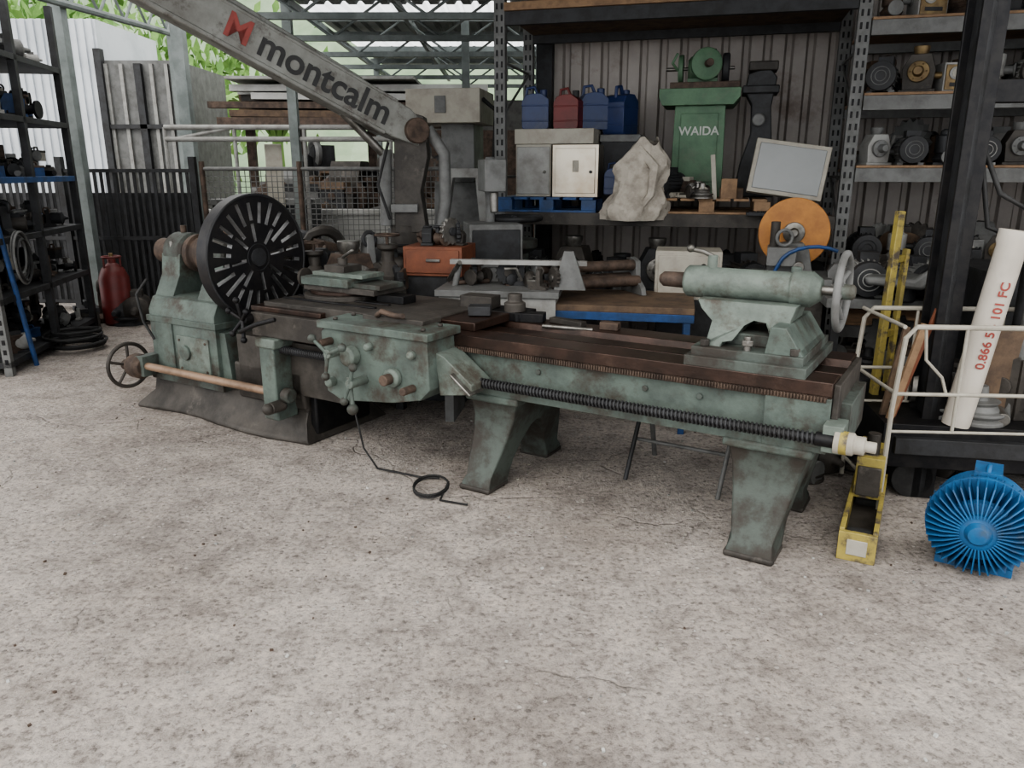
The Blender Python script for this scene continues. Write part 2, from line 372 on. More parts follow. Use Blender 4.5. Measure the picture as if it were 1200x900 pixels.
for j in range(nr-1):
    for i in range(nc):
        if solid(j, i):
            ff.append((idx(1,j,i), idx(1,j+1,i), idx(1,j+1,i+1), idx(1,j,i+1)))
            ff.append((idx(0,j,i+1), idx(0,j+1,i+1), idx(0,j+1,i), idx(0,j,i)))
            for (a, c, sj, si) in ((( j,i),(j+1,i), j, i-1), ((j+1,i+1),(j,i+1), j, i+1), ((j+1,i),(j+1,i+1), j+1, i), ((j,i+1),(j,i), j-1, i)):
                if sj < 0: continue
                if sj >= nr-1: ff.append((idx(0,*a), idx(0,*c), idx(1,*c), idx(1,*a)))
                elif not solid(sj, si % nc): fw.append((idx(0,*a), idx(0,*c), idx(1,*c), idx(1,*a)))
b.at((-3.345,.28,1.065), (R(8),0,0))
b.add(vs, ff, 'blackw'); b.add(vs, fw, 'slotw')
nrm_ = 72; vv = []; fv = []
for (X, rr_) in ((-.055,.366),(-.055,.396),(-.01,.396),(-.01,.366)):
    for i in range(nrm_): w = 2*math.pi*i/nrm_; vv.append((X, rr_*math.cos(w), rr_*math.sin(w)))
for j in range(4):
    for i in range(nrm_): fv.append((j*nrm_+i, j*nrm_+(i+1) % nrm_, ((j+1) % 4)*nrm_+(i+1) % nrm_, ((j+1) % 4)*nrm_+i))
b.add(vv, fv, 'blackw')
b.rev([(0,.14),(.07,.095)], (-.085,0,0), (1,0,0), 'blackw')
b.rev([(0,.06),(.01,.058),(.012,.03)], (.034,0,0), (1,0,0), 'dgrey')
b.torus((.034,0,0), (1,0,0), .390, .008, 'dgrey', 64)
b.torus((.034,0,0), (1,0,0), .085, .003, 'dgrey', 40)
b.at()
b.done(0, lathe)
b = B('feed_shaft_handwheel')
b.cyl((-4.2,-.085,.32), (-2.85,-.085,.32), .026, 'shaft')
b.torus((-4.30,-.085,.30), (1,0,0), .15, .014, 'base', 36)
for k in range(5):
    w = 2*math.pi*k/5+.3
    b.cyl((-4.30,-.085,.30), (-4.30,-.085+.15*math.cos(w),.30+.15*math.sin(w)), .011, 'base', n=8)
b.cyl((-4.34,-.085,.30), (-4.18,-.085,.30), .036, 'rusty')
b.rev([(0,.075),(.03,.085),(.10,.085),(.13,.06)], (-4.24,-.085,.31), (1,0,0), 'rusty')
b.bb(-4.16, -4.08, -.12, .03, .25, .39, 'greend')
b.done(.003, lathe)
b = B('lead_screw_bracket')
b.bb(-2.90, -2.78, -.13, .03, .16, .64, 'green')
b.bb(-2.92, -2.76, -.14, .05, .60, .66, 'greenlt')
b.cyl((-2.76,-.085,.32), (-2.70,-.085,.32), .045, 'greend')
b.cyl((-2.77,-.09,.26), (-2.77,-.20,.26), .035, 'base')
b.ball((-2.77,-.21,.26), .035, 'base')
b.done(.01, lathe)
b = B('carriage')
b.bb(-2.95, -1.75, -.02, .63, .80, .855, 'base')
b.bb(-2.98, -2.40, -.10, .55, .66, .80, 'base')
b.bb(-3.02, -2.45, -.06, .20, .80, .83, 'rust')
for y in (.12, .24, .36): b.bb(-2.93, -2.2, y-.012, y+.012, .853, .864, 'black')
b.bb(-2.2, -1.52, .10, .56, .80, .845, 'rust')
b.bb(-1.9, -1.45, .44, .62, .80, .85, 'black')
b.prism([(-2.27,.78),(-2.24,.81),(-1.62,.83),(-1.57,.80),(-1.56,.56),(-1.62,.50),(-1.80,.46),(-2.15,.42),(-2.25,.46)], 'xz', -.24, -.01, 'green')
b.bb(-2.28, -1.55, -.26, .02, .805, .845, 'green')
b.bb(-2.10, -1.70, -.10, .06, .84, .87, 'base')
for x, z, r, h in ((-2.05,.68,.052,.05),(-1.78,.60,.05,.03),(-1.93,.74,.02,.03),(-1.66,.73,.022,.02),(-2.2,.52,.025,.04)):
    b.rev([(0,r),(h,r),(h+.01,r*.7)], (x,-.24,z), (0,-1,0), 'greenlt')
for x, z, r in ((-1.78,.60,.028),(-1.66,.56,.02),(-2.2,.74,.02)):
    b.cyl((x,-.24,z), (x,-.33,z), r, 'rusty')
for (x, z, ln, a0) in ((-2.12,.70,.12,.4),(-1.98,.56,.10,1.2)):
    b.cyl((x,-.24,z), (x,-.36,z), .025, 'greenlt')
    for k in range(2 if ln < .12 else 3):
        w = a0 + k*(math.pi if ln < .12 else 2.09)
        e = (x+ln*math.cos(w), -.36, z+ln*math.sin(w))
        b.cyl((x,-.35,z), e, .011, 'green', .008, 10); b.ball(e, .022, 'greend')
b.cyl((-2.03,-.30,.58), (-1.99,-.33,.42), .013, 'greenlt'); b.ball((-1.99,-.33,.42), .03, 'greend')
b.prism([(-1.58,.74),(-1.52,.72),(-1.36,.60),(-1.36,.55),(-1.55,.52)], 'xz', -.17, .0, 'greenlt')
b.box((-1.41,-.14,.60), (.15,.12,.012), 'steel', (0,R(38),0))
c0 = (-2.98,-.16,.76)
b.cyl((-2.98,-.16,.76), (-2.98,.05,.76), .03, 'black')
for w in (.5, 1.6, 2.7, 3.9, 5.1):
    e = (c0[0]+.12*math.cos(w)*.7, c0[1]-.03, c0[2]+.12*math.sin(w)); b.cyl(c0, e, .012, 'black', n=8); b.ball(e, .02, 'black')
b.tube([(-2.96,-.2,.70),(-2.80,-.22,.76),(-2.66,-.2,.80)], .014, 'black')
b.tube([(-2.0,-.1,.87),(-1.95,-.12,.90),(-1.88,-.1,.88),(-1.8,-.13,.89)], .016, 'rusty')
for x in (-2.2,-1.62):
    for y in (-.2,-.06): b.cyl((x,y,.845),(x,y,.86),.014,'base',n=6)
b.done(.007, lathe)
b = B('tool_slide')
b.cyl((-2.66,.36,.855), (-2.66,.36,.885), .24, 'base', n=40)
b.cyl((-2.66,.36,.885), (-2.66,.36,.905), .20, 'rust', n=40)
b.bb(-2.86, -2.30, .22, .50, .90, .935, 'base')
b.bb(-2.86, -2.48, .20, .52, .935, .985, 'green')
b.bb(-2.82, -2.42, .26, .46, .985, 1.01, 'greenlt')
b.bb(-2.52, -2.28, .25, .47, .93, .96, 'greend')
b.cyl((-2.66,.36,1.0), (-2.66,.36,1.09), .03, 'base'); b.cyl((-2.86,.36,.95), (-2.98,.36,.95), .018, 'steel')
b.bb(-2.74,-2.58,.28,.44,1.0,1.05,'base')
b.tube([(-2.66,.36,1.09),(-2.6,.32,1.11),(-2.5,.28,1.15)],.01,'steel'); b.cyl((-2.98,.36,.95),(-3.0,.36,.95),.06,'base')
b.bb(-2.35,-2.15,.30,.42,.855,.90,'black')
b.done(.006, lathe)
b = B('tailstock')
b.bb(-.37, .13, -.01, .60, .80, .845, 'greend')
b.bb(-.35, .11, .02, .57, .84, .88, 'greend')
out = [(-.33,.87),(-.30,.90),(-.31,.97),(-.36,1.02),(-.38,1.06),(.04,1.06),(.02,1.0),(.03,.93),(.09,.90),(.11,.87),(-.0,.87),(-.03,.93),(-.08,.98),(-.13,.985),(-.17,.96),(-.19,.91),(-.23,.90),(-.24,.87)]
b.prism(out, 'xz', .12, .44, 'greenlt', lambda v: Vector((v.x, .28+(v.y-.28)*(1.35 if v.z < .95 else .75), v.z)))
b.bb(-.24, .0, .14, .42, .88, .93, 'greend')
b.prism([(-.05,.87),(.11,.87),(.03,.99),(-.03,.99)], 'xz', .04, .52, 'green')
b.rev([(0,.058),(.012,.070),(.10,.073),(.11,.067),(.46,.067),(.47,.075),(.545,.075),(.56,.064),(.585,.045)], (-.475,.28,1.12), (1,0,0), 'greenlt', 32)
b.rev([(0,.018),(.02,.034),(.13,.036)], (-.60,.28,1.12), (1,0,0), 'rusty')
b.cyl((.10,.28,1.12), (.235,.28,1.12), .02, 'steel')
b.rev([(0,.032),(.07,.032),(.08,.02)], (.16,.28,1.12), (1,0,0), 'greenlt')
b.torus((.19,.28,1.12), (1,0,0), .155, .016, 'grey', 40)
for k in range(4):
    w = math.pi/2*k+.5; b.tube([(.19,.28,1.12), (.175,.28+.08*math.cos(w),1.12+.08*math.sin(w)), (.19,.28+.155*math.cos(w),1.12+.155*math.sin(w))], .011, 'grey')
b.cyl((-.36,.28,1.18), (-.36,.28,1.24), .022, 'greenlt')
b.tube([(-.36,.28,1.235), (-.40,.26,1.255), (-.45,.24,1.265)], .011, 'steel'); b.ball((-.45,.24,1.268), .018, 'steel')
b.cyl((.0,.28,1.17), (.0,.28,1.21), .022, 'green')
b.cyl((-.12,.05,.87), (-.12,.05,.94), .016, 'steel'); b.cyl((-.12,.05,.90),(-.12,.05,.925),.026,'steel',n=6)
b.cyl((-.30,.05,.88),(-.30,.05,.91),.022,'base',n=6); b.cyl((.07,.05,.88),(.07,.05,.91),.022,'base',n=6)
b.done(.008, lathe, 3)

b = B('loose_cable')
pts = [(-.87,4.05,.46),(-.86,4.03,.30),(-.82,4.0,.12),(-.74,3.95,.02),(-.62,3.92,.008),(-.48,3.85,.008),(-.40,3.84,.01)]
pts2 = [(-.42+.09*math.cos(t), 3.70+.14*math.sin(t), .01+.002*t) for t in [1.2+.35*i for i in range(34)]]
b.tube(pts+pts2+[(-.36,3.55,.01),(-.22,3.50,.008)], .006, 'rubber', 6); b.done(0)

# ================================================================== RACKING + WALLS
RO = Vector((-.1, 6.6, 0)); RR = R(-15)
def RW(lx, ly, z=0):
    return (RO.x + lx*math.cos(RR) - ly*math.sin(RR), RO.y + lx*math.sin(RR) + ly*math.cos(RR), z)
b = B('wall_back', RO, RR)
x = .15; pts = []
while x < 4.85:
    pts += [(x,1.3),(x+.10,1.3),(x+.12,1.335),(x+.16,1.335),(x+.18,1.3)]; x += .18
k = len(pts); vs = [Vector((p[0],p[1],z)) for z in (0,3.3) for p in pts]
b.add(vs, [(i,i+1,k+i+1,k+i) for i in range(k-1)], 'wall')
b.bb(.02,.17,1.2,1.38,0,3.3,'dgrey'); b.bb(.1,4.85,1.18,1.3,3.0,3.12,'dgrey')
b.done(0)
b = B('shade_wall_right')  # out-of-view wall, added to darken the right side of the interior
y = 3.6; pts = []
while y < 7.2:
    pts += [(y,5.05),(y+.10,5.05),(y+.12,5.085),(y+.16,5.085),(y+.18,5.05)]; y += .18
k = len(pts); vs = [Vector((p[1],p[0],z)) for z in (0,3.4) for p in pts]
b.add(vs, [(i,i+1,k+i+1,k+i) for i in range(k-1)], 'wall'); b.done(0)
b = B('pallet_rack', RO, RR)
def post(lx, ly, h=3.28):
    b.bb(lx-.045, lx+.045, ly-.003, ly+.005, 0, h, 'grey'); b.bb(lx-.045, lx-.038, ly, ly+.07, 0, h, 'grey'); b.bb(lx+.038, lx+.045, ly, ly+.07, 0, h, 'grey')
    z = .1
    while z < h-.1:
        b.bb(lx-.028, lx-.012, ly-.006, ly, z, z+.045, 'black'); b.bb(lx+.012, lx+.028, ly-.006, ly, z, z+.045, 'black'); z += .085
for lx in (0, 2.68, 4.7):
    post(lx, 0); post(lx, .95)
    for i in range(6): b.cyl((lx, .03, .2+i*.45), (lx, .98, .2+(i+1)*.45 if i % 2 == 0 else .2+i*.45), .012, 'grey', n=6)
def shelf(x0, x1, z, beam='grey', deck='woodd', dz=.10):
    b.bb(x0+.05, x1-.05, -.02, .03, z-dz, z, beam); b.bb(x0+.05, x1-.05, .93, .98, z-dz, z, beam)
    b.bb(x0+.05, x1-.05, .03, .93, z-.03, z-.005, deck)
shelf(0, 2.68, 1.27, 'base'); shelf(0, 2.68, 2.80, 'dgrey', 'woodd'); shelf(0, 2.68, .62)
b.bb(.05, 2.65, -.05, .0, 2.80, 2.86, 'wood')
for z in (.45, .90, 1.62, 2.12, 2.62):
    shelf(2.68, 4.7, z, 'grey', 'wood'); b.bb(2.73,4.65,-.03,.3,z,z+.018,'wood')
b.done(.002)
def motor(name, loc, rz, s=1.0, body='grey', cap='dgrey', fins=True):
    q = B(name, loc, rz); q.at((0,0,0),(0,0,0),s)
    q.bb(-.11,.11,-.09,-.05,0,.02,body); q.bb(-.11,.11,.05,.09,0,.02,body); q.bb(-.09,.09,-.07,.07,.015,.06,body)
    q.rev([(0,.07),(.01,.09),(.25,.09),(.26,.07)], (-.13,0,.11), (1,0,0), body, 24)
    if fins:
        for k in range(20):
            w = 2*math.pi*k/20
            if 3.9 < w < 5.5: continue
            q.box((0, .095*math.cos(w), .11+.095*math.sin(w)), (.2,.018,.005), body, (w,0,0))
    q.rev([(0,.05),(.01,.097),(.06,.1),(.065,.095)], (-.19,0,.11), (1,0,0), cap, 24)
    q.rev([(0,.1),(.03,.1),(.04,.05),(.06,.04)], (.125,0,.11), (1,0,0), cap, 24)
    q.torus((-.19,0,.11),(1,0,0),.06,.004,body,20,5); q.torus((-.192,0,.11),(1,0,0),.035,.004,body,20,5)
    q.cyl((.17,0,.11),(.25,0,.11),.014,'steel')
    q.bb(-.05,.06,-.06,.04,.19,.25,cap)
    q.at(); return q.done(.003)
def gearbox(name, loc, rz, s=1.0, m='base', m2='steel'):
    q = B(name, loc, rz); q.at(sc=s)
    q.bb(-.1,.1,-.08,.08,0,.02,m); q.prism([(-.08,.02),(-.09,.14),(-.05,.22),(.06,.22),(.09,.13),(.08,.02)],'xz',-.06,.06,m)
    q.rev([(0,.06),(.03,.06),(.035,.03),(.09,.025)], (0,-.055,.12), (0,-1,0), m2)
    for k in range(6): q.cyl((.045*math.cos(k*1.047),-.05,.12+.045*math.sin(k*1.047)),(.045*math.cos(k*1.047),-.092,.12+.045*math.sin(k*1.047)),.006,m2,n=6)
    q.rev([(0,.03),(.04,.045),(.06,.045)], (.0,0,.21), (0,0,1), m2)
    q.cyl((.08,0,.1),(.17,0,.1),.02,m2); q.at(); return q.done(.004)
def meterbox(name, loc, rz, s, m, m2):
    q = B(name, loc, rz); q.at(sc=s)
    q.bb(-.10,.10,-.07,.09,0,.19,m); q.bb(-.09,.09,-.08,-.065,.015,.175,m2)
    q.rev([(0,.04),(.008,.042),(.012,.035)],(-.03,-.08,.12),(0,-1,0),'greyl',20); q.cyl((-.03,-.09,.12),(-.03,-.095,.12),.028,'cream',n=16)
    for x in (.03,.06): q.cyl((x,-.08,.13),(x,-.095,.13),.009,'dgrey',n=10)
    q.bb(-.06,.06,-.083,-.08,.035,.06,'dgrey'); q.tube([(.08,.05,.19),(.1,.0,.22),(.06,-.04,.21)],.006,'rubber',6)
    q.at(); return q.done(.004)
def vpump(name, loc, rz, s, m, m2):
    q = B(name, loc, rz); q.at(sc=s)
    q.bb(-.09,.09,-.08,.08,0,.02,m); q.rev([(0,.06),(.03,.075),(.06,.05),(.07,.065),(.19,.065),(.20,.04),(.23,.035),(.24,.02)],(0,0,.02),(0,0,1),m,22)
    q.rev([(0,.035),(.05,.035),(.055,.05),(.07,.05)],(0,-.05,.06),(0,-1,0),m2,18); q.rev([(0,.025),(.06,.025),(.065,.04),(.075,.04)],(.05,0,.12),(1,0,0),m2,18)
    q.at(); return q.done(.003)
def jerrycan(name, loc, rz, m, s=1.0):
    q = B(name, loc, rz); q.at(sc=s)
    q.prism([(-.10,0),(-.11,.02),(-.11,.22),(-.08,.265),(-.02,.28),(.05,.28),(.11,.235),(.11,.02),(.10,0)],'xz',-.085,.085,m)
    q.tube([(-.08,0,.25),(-.07,0,.325),(-.01,0,.335),(.02,0,.27)], .014, m)
    q.cyl((.065,0,.26),(.065,0,.315),.03,'dgrey' if m == 'red' else m)
    for z in (.06,.18): q.bb(-.113,.113,-.088,.088,z,z+.012,m)
    q.at(); return q.done(.022, seg=3)
def pallet(name, loc, rz, w, d, m):
    q = B(name, loc, rz)
    for i in range(3): q.bb(-w/2, w/2, -d/2+i*(d-.09)/2, -d/2+i*(d-.09)/2+.09, 0, .018, m)
    for i in range(3):
        for j in range(3): q.bb(-w/2+i*(w-.12)/2, -w/2+i*(w-.12)/2+.12, -d/2+j*(d-.09)/2, -d/2+j*(d-.09)/2+.09, .018, .10, m)
    n = int(w/.13)
    for i in range(n): q.bb(-w/2+i*w/n, -w/2+i*w/n+w/n-.025, -d/2, d/2, .10, .12, m)
    return q.done(.002)
Z1 = 1.27
pallet('blue_pallet', RW(.40,.38,Z1), RR, .82, .8, 'bluep')
Zp = Z1+.12
b = B('white_cabinet', RW(.26,.28,Zp), RR); b.bb(-.15,.15,-.18,.2,0,.42,'cream'); b.bb(-.14,.14,-.19,-.175,.02,.40,'greyl'); b.bb(-.16,.5,-.19,.42,.42,.54,'cream'); b.cyl((.1,-.19,.2),(.1,-.21,.2),.012,'steel'); b.done(.006)
b = B('stainless_box', RW(.62,.22,Zp), RR); b.bb(-.19,.19,-.16,.12,0,.415,'silver'); b.bb(-.165,.165,-.172,-.155,.03,.385,'silver'); b.cyl((.13,-.17,.2),(.13,-.19,.2),.012,'dgrey'); b.bb(-.02,.03,-.176,-.17,.2,.29,'cream'); b.done(.008)
jerrycan('jerrycan', RW(.24,.25,Zp+.54), RR+.2, 'blue', 1.0)
jerrycan('jerrycan', RW(.52,.24,Zp+.54), RR-.1, 'red', .95)
jerrycan('jerrycan', RW(.69,.42,Zp+.54), RR+.4, 'blue', 1.05)
b = B('steel_drum_crate', RW(.90,.55,Z1), RR); b.bb(-.12,.2,-.2,.25,0,.62,'dgrey'); b.bb(-.13,.21,-.21,.26,.56,.62,'grey'); b.done(.006)
jerrycan('jerrycan', RW(.92,.48,Z1+.62), RR+1.2, 'blue', 1.15)
jerrycan('jerrycan', RW(.93,.20,Z1+.14), RR, 'blue', .75)
b = B('woven_sack', RW(1.10,.10,Z1), RR)
nz = 14; nn = 36; vs = []; fs = []
for j in range(nz+1):
    t = j/nz; zz = -.10+.60*t
    br = .21*(1-.50*t**2.0)+.025*math.sin(t*11)
    for i in range(nn):
        w = 2*math.pi*i/nn; rr = br*(1+.12*math.sin(w*3+t*4)+.08*math.sin(w*7-t*8)+.06*math.sin(w*11+t*17))
        vs.append(Vector((rr*math.cos(w)*1.1+.10*t, rr*.75*math.sin(w)-.02, zz+.035*math.sin(w*3+1)*(t**2))))
for j in range(nz):
    for i in range(nn): fs.append((j*nn+i, j*nn+(i+1) % nn, (j+1)*nn+(i+1) % nn, (j+1)*nn+i))
fs += [tuple(range(nn)), tuple(nz*nn+i for i in range(nn))]
b.at((0,-.12,.05)); b.add(vs, fs, 'sack'); b.at((0,0,0)); b.tube([(.05,-.2,.5),(.18,-.26,.35),(.16,-.28,.15),(.05,-.28,.0)],[.03,.045,.03,.015],'sack'); b.done(0)
pallet('wooden_pallet', RW(1.68,.45,Z1), RR, .95, .9, 'wood')
b = B('pedestal_grinder', RW(1.57,.62,Zp), RR)
b.prism([(-.24,0),(-.21,.06),(-.20,.72),(.20,.72),(.21,.06),(.24,0)],'xz',-.18,.2,'bgreen')
b.bb(-.15,.15,-.19,-.17,.12,.66,'bgreen')
b.prism([(-.30,.72),(-.33,.78),(-.33,.85),(.31,.85),(.31,.78),(.26,.72)],'xz',-.24,.26,'bgreen')
b.bb(-.25,.30,-.2,.2,.85,.90,'rusty')
b.bb(-.12,.12,-.08,.1,.90,.94,'bgreen')
b.rev([(0,.07),(.02,.095),(.22,.095),(.24,.07)],(-.12,0,1.02),(1,0,0),'bgreen')
b.rev([(0,.10),(.01,.125),(.05,.125),(.06,.10)],(.02,-.1,1.04),(.25,-1,0),'bgreen',28); b.cyl((.04,-.16,1.04),(.06,-.24,1.04),.03,'rusty')
b.rev([(0,.10),(.01,.115),(.05,.115),(.06,.10)],(.15,0,1.02),(1,0,0),'dgrey',28)
b.rev([(0,.10),(.01,.11),(.04,.11)],(-.20,0,1.02),(1,0,0),'bgreen',28)
b.cyl((-.3,0,1.02),(.25,0,1.02),.014,'steel'); b.tube([(-.2,-.1,1.0),(-.24,-.16,1.05),(-.2,-.18,1.12)],.012,'bgreen')
b.rev([(0,.05),(.03,.05)],(.05,-.05,1.13),(0,0,1),'bgreen')
g = b.done(.006)
text('WAIDA','grinder_label',.095,'textw',g,(0,-.194,.52),(R(90),0,0))
motor('electric_motor', RW(1.36,.12,Zp), RR+R(60), .95, 'dgrey','dgrey')
b = B('rusty_machine_parts', RW(1.3,.1,Zp), RR); junk(b,9,(-.1,.35,-.1,.1,0),.12,.22,5,['cream','base','rusty','steel']); b.done(.002)
b = B('cast_machine_column', RW(2.03,.55,Zp), RR)
b.prism([(-.15,0),(-.12,.25),(-.05,.5),(-.06,.72),(-.12,.82),(-.10,.95),(.05,1.0),(.12,.92),(.09,.7),(.12,.4),(.17,.2),(.17,0)],'xz',-.12,.12,'dgrey')
b.bb(-.14,.14,-.16,.16,.80,.86,'dgrey'); b.cyl((.0,-.12,.6),(.0,-.18,.6),.05,'grey'); b.bb(-.1,.12,-.14,.1,.97,1.04,'base'); b.done(.01)
b = B('wood_offcuts', RW(1.75,.05,Zp), RR)
b.box((-.03,0,.16),(.035,.05,.34),'cream',(0,R(-6),0)); b.bb(.03,.15,-.04,.06,0,.15,'wood'); b.bb(.02,.2,.0,.12,0,.08,'woodd'); b.done(.003)
b = B('computer_monitor', RW(2.26,-.02,Z1+.09), RR)
b.bb(-.14,.14,-.12,.14,-.09,-.06,'dgrey'); b.cyl((0,.05,-.07),(0,.05,.12),.035,'dgrey')
b.at((0,0,.24),(R(-12),R(8),0))
b.bb(-.27,.27,-.05,.02,-.20,.20,'cream'); b.bb(-.24,.24,-.056,-.045,-.17,.17,'screen'); b.prism([(-.2,-.15),(.2,-.15),(.2,.15),(-.2,.15)],'xz',.02,.07,'dgrey'); b.at()
b.done(.006)
b = B('keyboard', RW(2.2,-.06,Z1), RR); b.bb(-.22,.22,-.06,.05,0,.025,'dgrey')
for i in range(14):
    for j in range(4): b.bb(-.2+i*.028,-.178+i*.028,-.05+j*.024,-.031+j*.024,.025,.032,'black')
b.done(.001)
b = B('timber_stack', RW(1.3,.4,2.80), RR)
for i in range(5):
    for j in range(3): b.bb(-1.2+.05*j,1.15-.04*i,-.3+i*.13,-.19+i*.13,.0+j*.05,.045+j*.05,'woodd')
b.done(.003)
rnd = random.Random(9)
for z, row in ((.90,'mpmxgmpg'),(1.62,'gmpmgxmp'),(2.12,'mgxpmxgp'),(2.62,'pxmgxpmg')):
    x = 2.76
    for ch in row:
        s = rnd.uniform(.95,1.2); P = RW(x+.11,.15,z+.018); a = RR+rnd.uniform(-.5,.5)
        bm_ = rnd.choice(['grey','dgrey','base','rusty','greyl','grey']); cm_ = rnd.choice(['dgrey','grey','base'])
        if ch == 'm': motor('electric_motor', P, RR+rnd.choice([R(90),R(60),R(120),R(75)]), s, bm_, cm_)
        elif ch == 'g': gearbox('gearbox', P, a, s, rnd.choice(['base','rusty','dgrey','greyl']), rnd.choice(['steel','grey','gold']))
        elif ch == 'x': meterbox('electrical_box', P, a, s, bm_, rnd.choice(['gold','grey','greyl','rusty']))
        else: vpump('hydraulic_pump', P, a, s, bm_, cm_)
        x += .235
    b = B('boxed_spares', RW(0,0,z), RR)
    junk(b, 16, (2.85,4.5,.42,.8,0), .26, .40, int(z*100), ['dgrey','grey','base','rusty','woodd','greyl']); b.done(.002)
for k_, (x, ch) in enumerate(((.25,'m'),(.6,'g'),(.95,'m'),(1.3,'g'),(1.65,'m'),(2.0,'m'),(2.35,'g'))):
    s = rnd.uniform(1.1,1.5)
    if ch == 'm': motor('electric_motor', RW(x,.2,.615), RR+rnd.choice([R(90),R(60),R(110)]), s, rnd.choice(['grey','dgrey','base']), 'dgrey')
    else: gearbox('gearbox', RW(x,.2,.615), RR+rnd.uniform(-.4,.4), s*1.2, rnd.choice(['base','dgrey','greend']), 'steel')
b = B('scrap_machine_parts', RO, RR)
junk(b, 30, (.1,2.6,.3,.85,.62), .2, .4, 31, ['dgrey','grey','base','rusty','black']); junk(b, 30, (.1,4.6,.1,.7,0), .3, .42, 32, ['dgrey','grey','base','greyl','black']); b.done(.002)

# ================================================================== MID-GROUND
b = B('work_table', (.68,5.0,0), R(-12))
b.prism([(-.50,-.34),(.50,-.34),(.50,.34),(-.50,.34)],'xy',.76,.80,'woodd')
b.bb(-.50,.50,-.345,-.30,.71,.76,'bluep'); b.bb(-.50,.50,.30,.345,.71,.76,'bluep'); b.bb(-.5,-.46,-.34,.34,.71,.76,'bluep'); b.bb(.46,.5,-.34,.34,.71,.76,'bluep')
for x in (-.48,.44):
    for y in (-.34,.30): b.bb(x,x+.04,y,y+.04,0,.71,'bluep')
b.bb(-.46,.46,-.33,-.30,.25,.29,'bluep')
b.done(.003)
b = B('slip_roll_bender', (.42,5.05,.80), R(20))
for x in (-.30,.42):
    b.prism([(-.14,0),(-.12,.05),(-.05,.10),(-.04,.22),(.04,.24),(.07,.12),(.14,.05),(.16,0)],'yz',x,x+.035,'grey')
for (y,z) in ((-.05,.09),(.05,.10),(.0,.19)): b.cyl((-.28,y,z),(.44,y,z),.035,'rusty')
b.rev([(0,.03),(.02,.06),(.05,.06)],(-.36,0,.12),(1,0,0),'base'); b.tube([(-.38,0,.12),(-.42,0,.2),(-.5,0,.2)],.012,'steel')
b.done(.004)
b = B('lever_shear_press', (-.02,4.95,0), R(-8))
b.bb(-.42,.32,-.2,.2,.66,.86,'greyl'); b.bb(-.40,-.34,-.18,.18,0,.66,'grey'); b.bb(.24,.30,-.18,.18,0,.66,'grey'); b.bb(-.44,.34,-.22,.22,.84,.88,'grey')
b.cyl((-.1,-.2,.74),(-.1,-.215,.74),.03,'grey')
b.bb(-.38,.5,-.03,.02,1.02,1.05,'greyl'); b.cyl((-.36,0,.86),(-.32,0,1.03),.02,'grey'); b.cyl((.26,0,.86),(.30,0,1.03),.02,'grey')
b.cyl((-.3,-.1,1.04),(-.42,.1,.9),.015,'steel')
b.prism([(.30,.88),(.36,1.12),(.42,1.12),(.50,.88)],'xz',-.12,-.08,'grey')
junk(b, 12, (-.3,.30,-.15,.12,.88), .10, .18, 77, ['base','rusty','steel','dgrey'])
b.done(.004)
b = B('orange_drawer_cabinet', (-.50,5.45,0), R(-12)); b.bb(-.22,.20,-.15,.2,0,.90,'dgrey'); b.bb(-.22,.20,-.17,.2,.90,1.10,'brownor'); b.bb(-.20,.18,-.18,-.165,.92,1.08,'brownor'); b.bb(-.05,.05,-.195,-.18,1.0,1.02,'steel'); junk(b, 6, (-.15,.15,-.08,.12,1.10), .12, .2, 78, ['base','rusty','steel','dgrey']); b.done(.004)
b = B('control_panel_box', (1.22,5.35,0), R(-12))
b.bb(-.22,.22,-.16,.16,.75,1.08,'cream'); b.bb(-.20,.20,-.17,-.155,.78,1.05,'cream'); b.bb(-.2,.2,-.15,.15,0,.75,'dgrey'); b.cyl((.1,-.17,.98),(.1,-.19,.98),.02,'black'); b.done(.01)
b = B('disc_sander', (1.80,5.15,0), R(-18))
b.bb(-.18,.28,-.05,.35,.0,.86,'base'); b.bb(-.22,.32,-.1,.4,.86,.92,'grey')
b.rev([(0,.225),(.012,.23),(.02,.225)],(.06,.12,1.20),(0,-1,0),'orange',48)
b.rev([(0,.07),(.02,.07),(.03,.03),(.06,.025)],(.06,.10,1.20),(0,-1,0),'steel')
b.rev([(0,.08),(.25,.08)],(.06,.38,1.20),(0,-1,0),'grey'); b.prism([(-.10,.92),(-.06,1.12),(.0,1.14),(.12,1.14),(.16,1.1),(.2,.92)],'xz',-.02,.3,'grey')
b.bb(-.1,.08,-.14,.06,1.0,1.12,'grey'); b.cyl((-.06,-.05,1.1),(-.06,-.05,1.28),.03,'base'); b.cyl((.1,-.1,1.0),(.1,-.17,1.0),.035,'steel')
b.torus((.0,-.1,1.18),(.3,-1,0),.05,.012,'grey',20); b.done(.005)
b = B('blue_hose', (2.0,4.95,0)); b.tube([(.22*math.cos(t)-.05,0+.02*t,1.0+.13*math.sin(t)) for t in [i*.3 for i in range(3,11)]]+[(-.3,.1,.92)],.012,'bluep'); b.done(0)
b = B('steel_bench', (2.55,4.9,0), R(-12)); b.bb(-.55,.75,-.3,.3,.78,.84,'grey')
for x in (-.5,.68):
    for y in (-.27,.22): b.bb(x,x+.05,y,y+.05,0,.78,'dgrey')
b.bb(-.5,.7,-.25,.25,.3,.33,'woodd'); junk(b, 12, (-.45,.6,-.15,.2,.33), .2, .38, 51, ['grey','dgrey','base','rusty']); junk(b, 10, (-.45,.6,.0,.25,.84), .22, .34, 52, ['grey','greyl','dgrey','base']); b.done(.003)
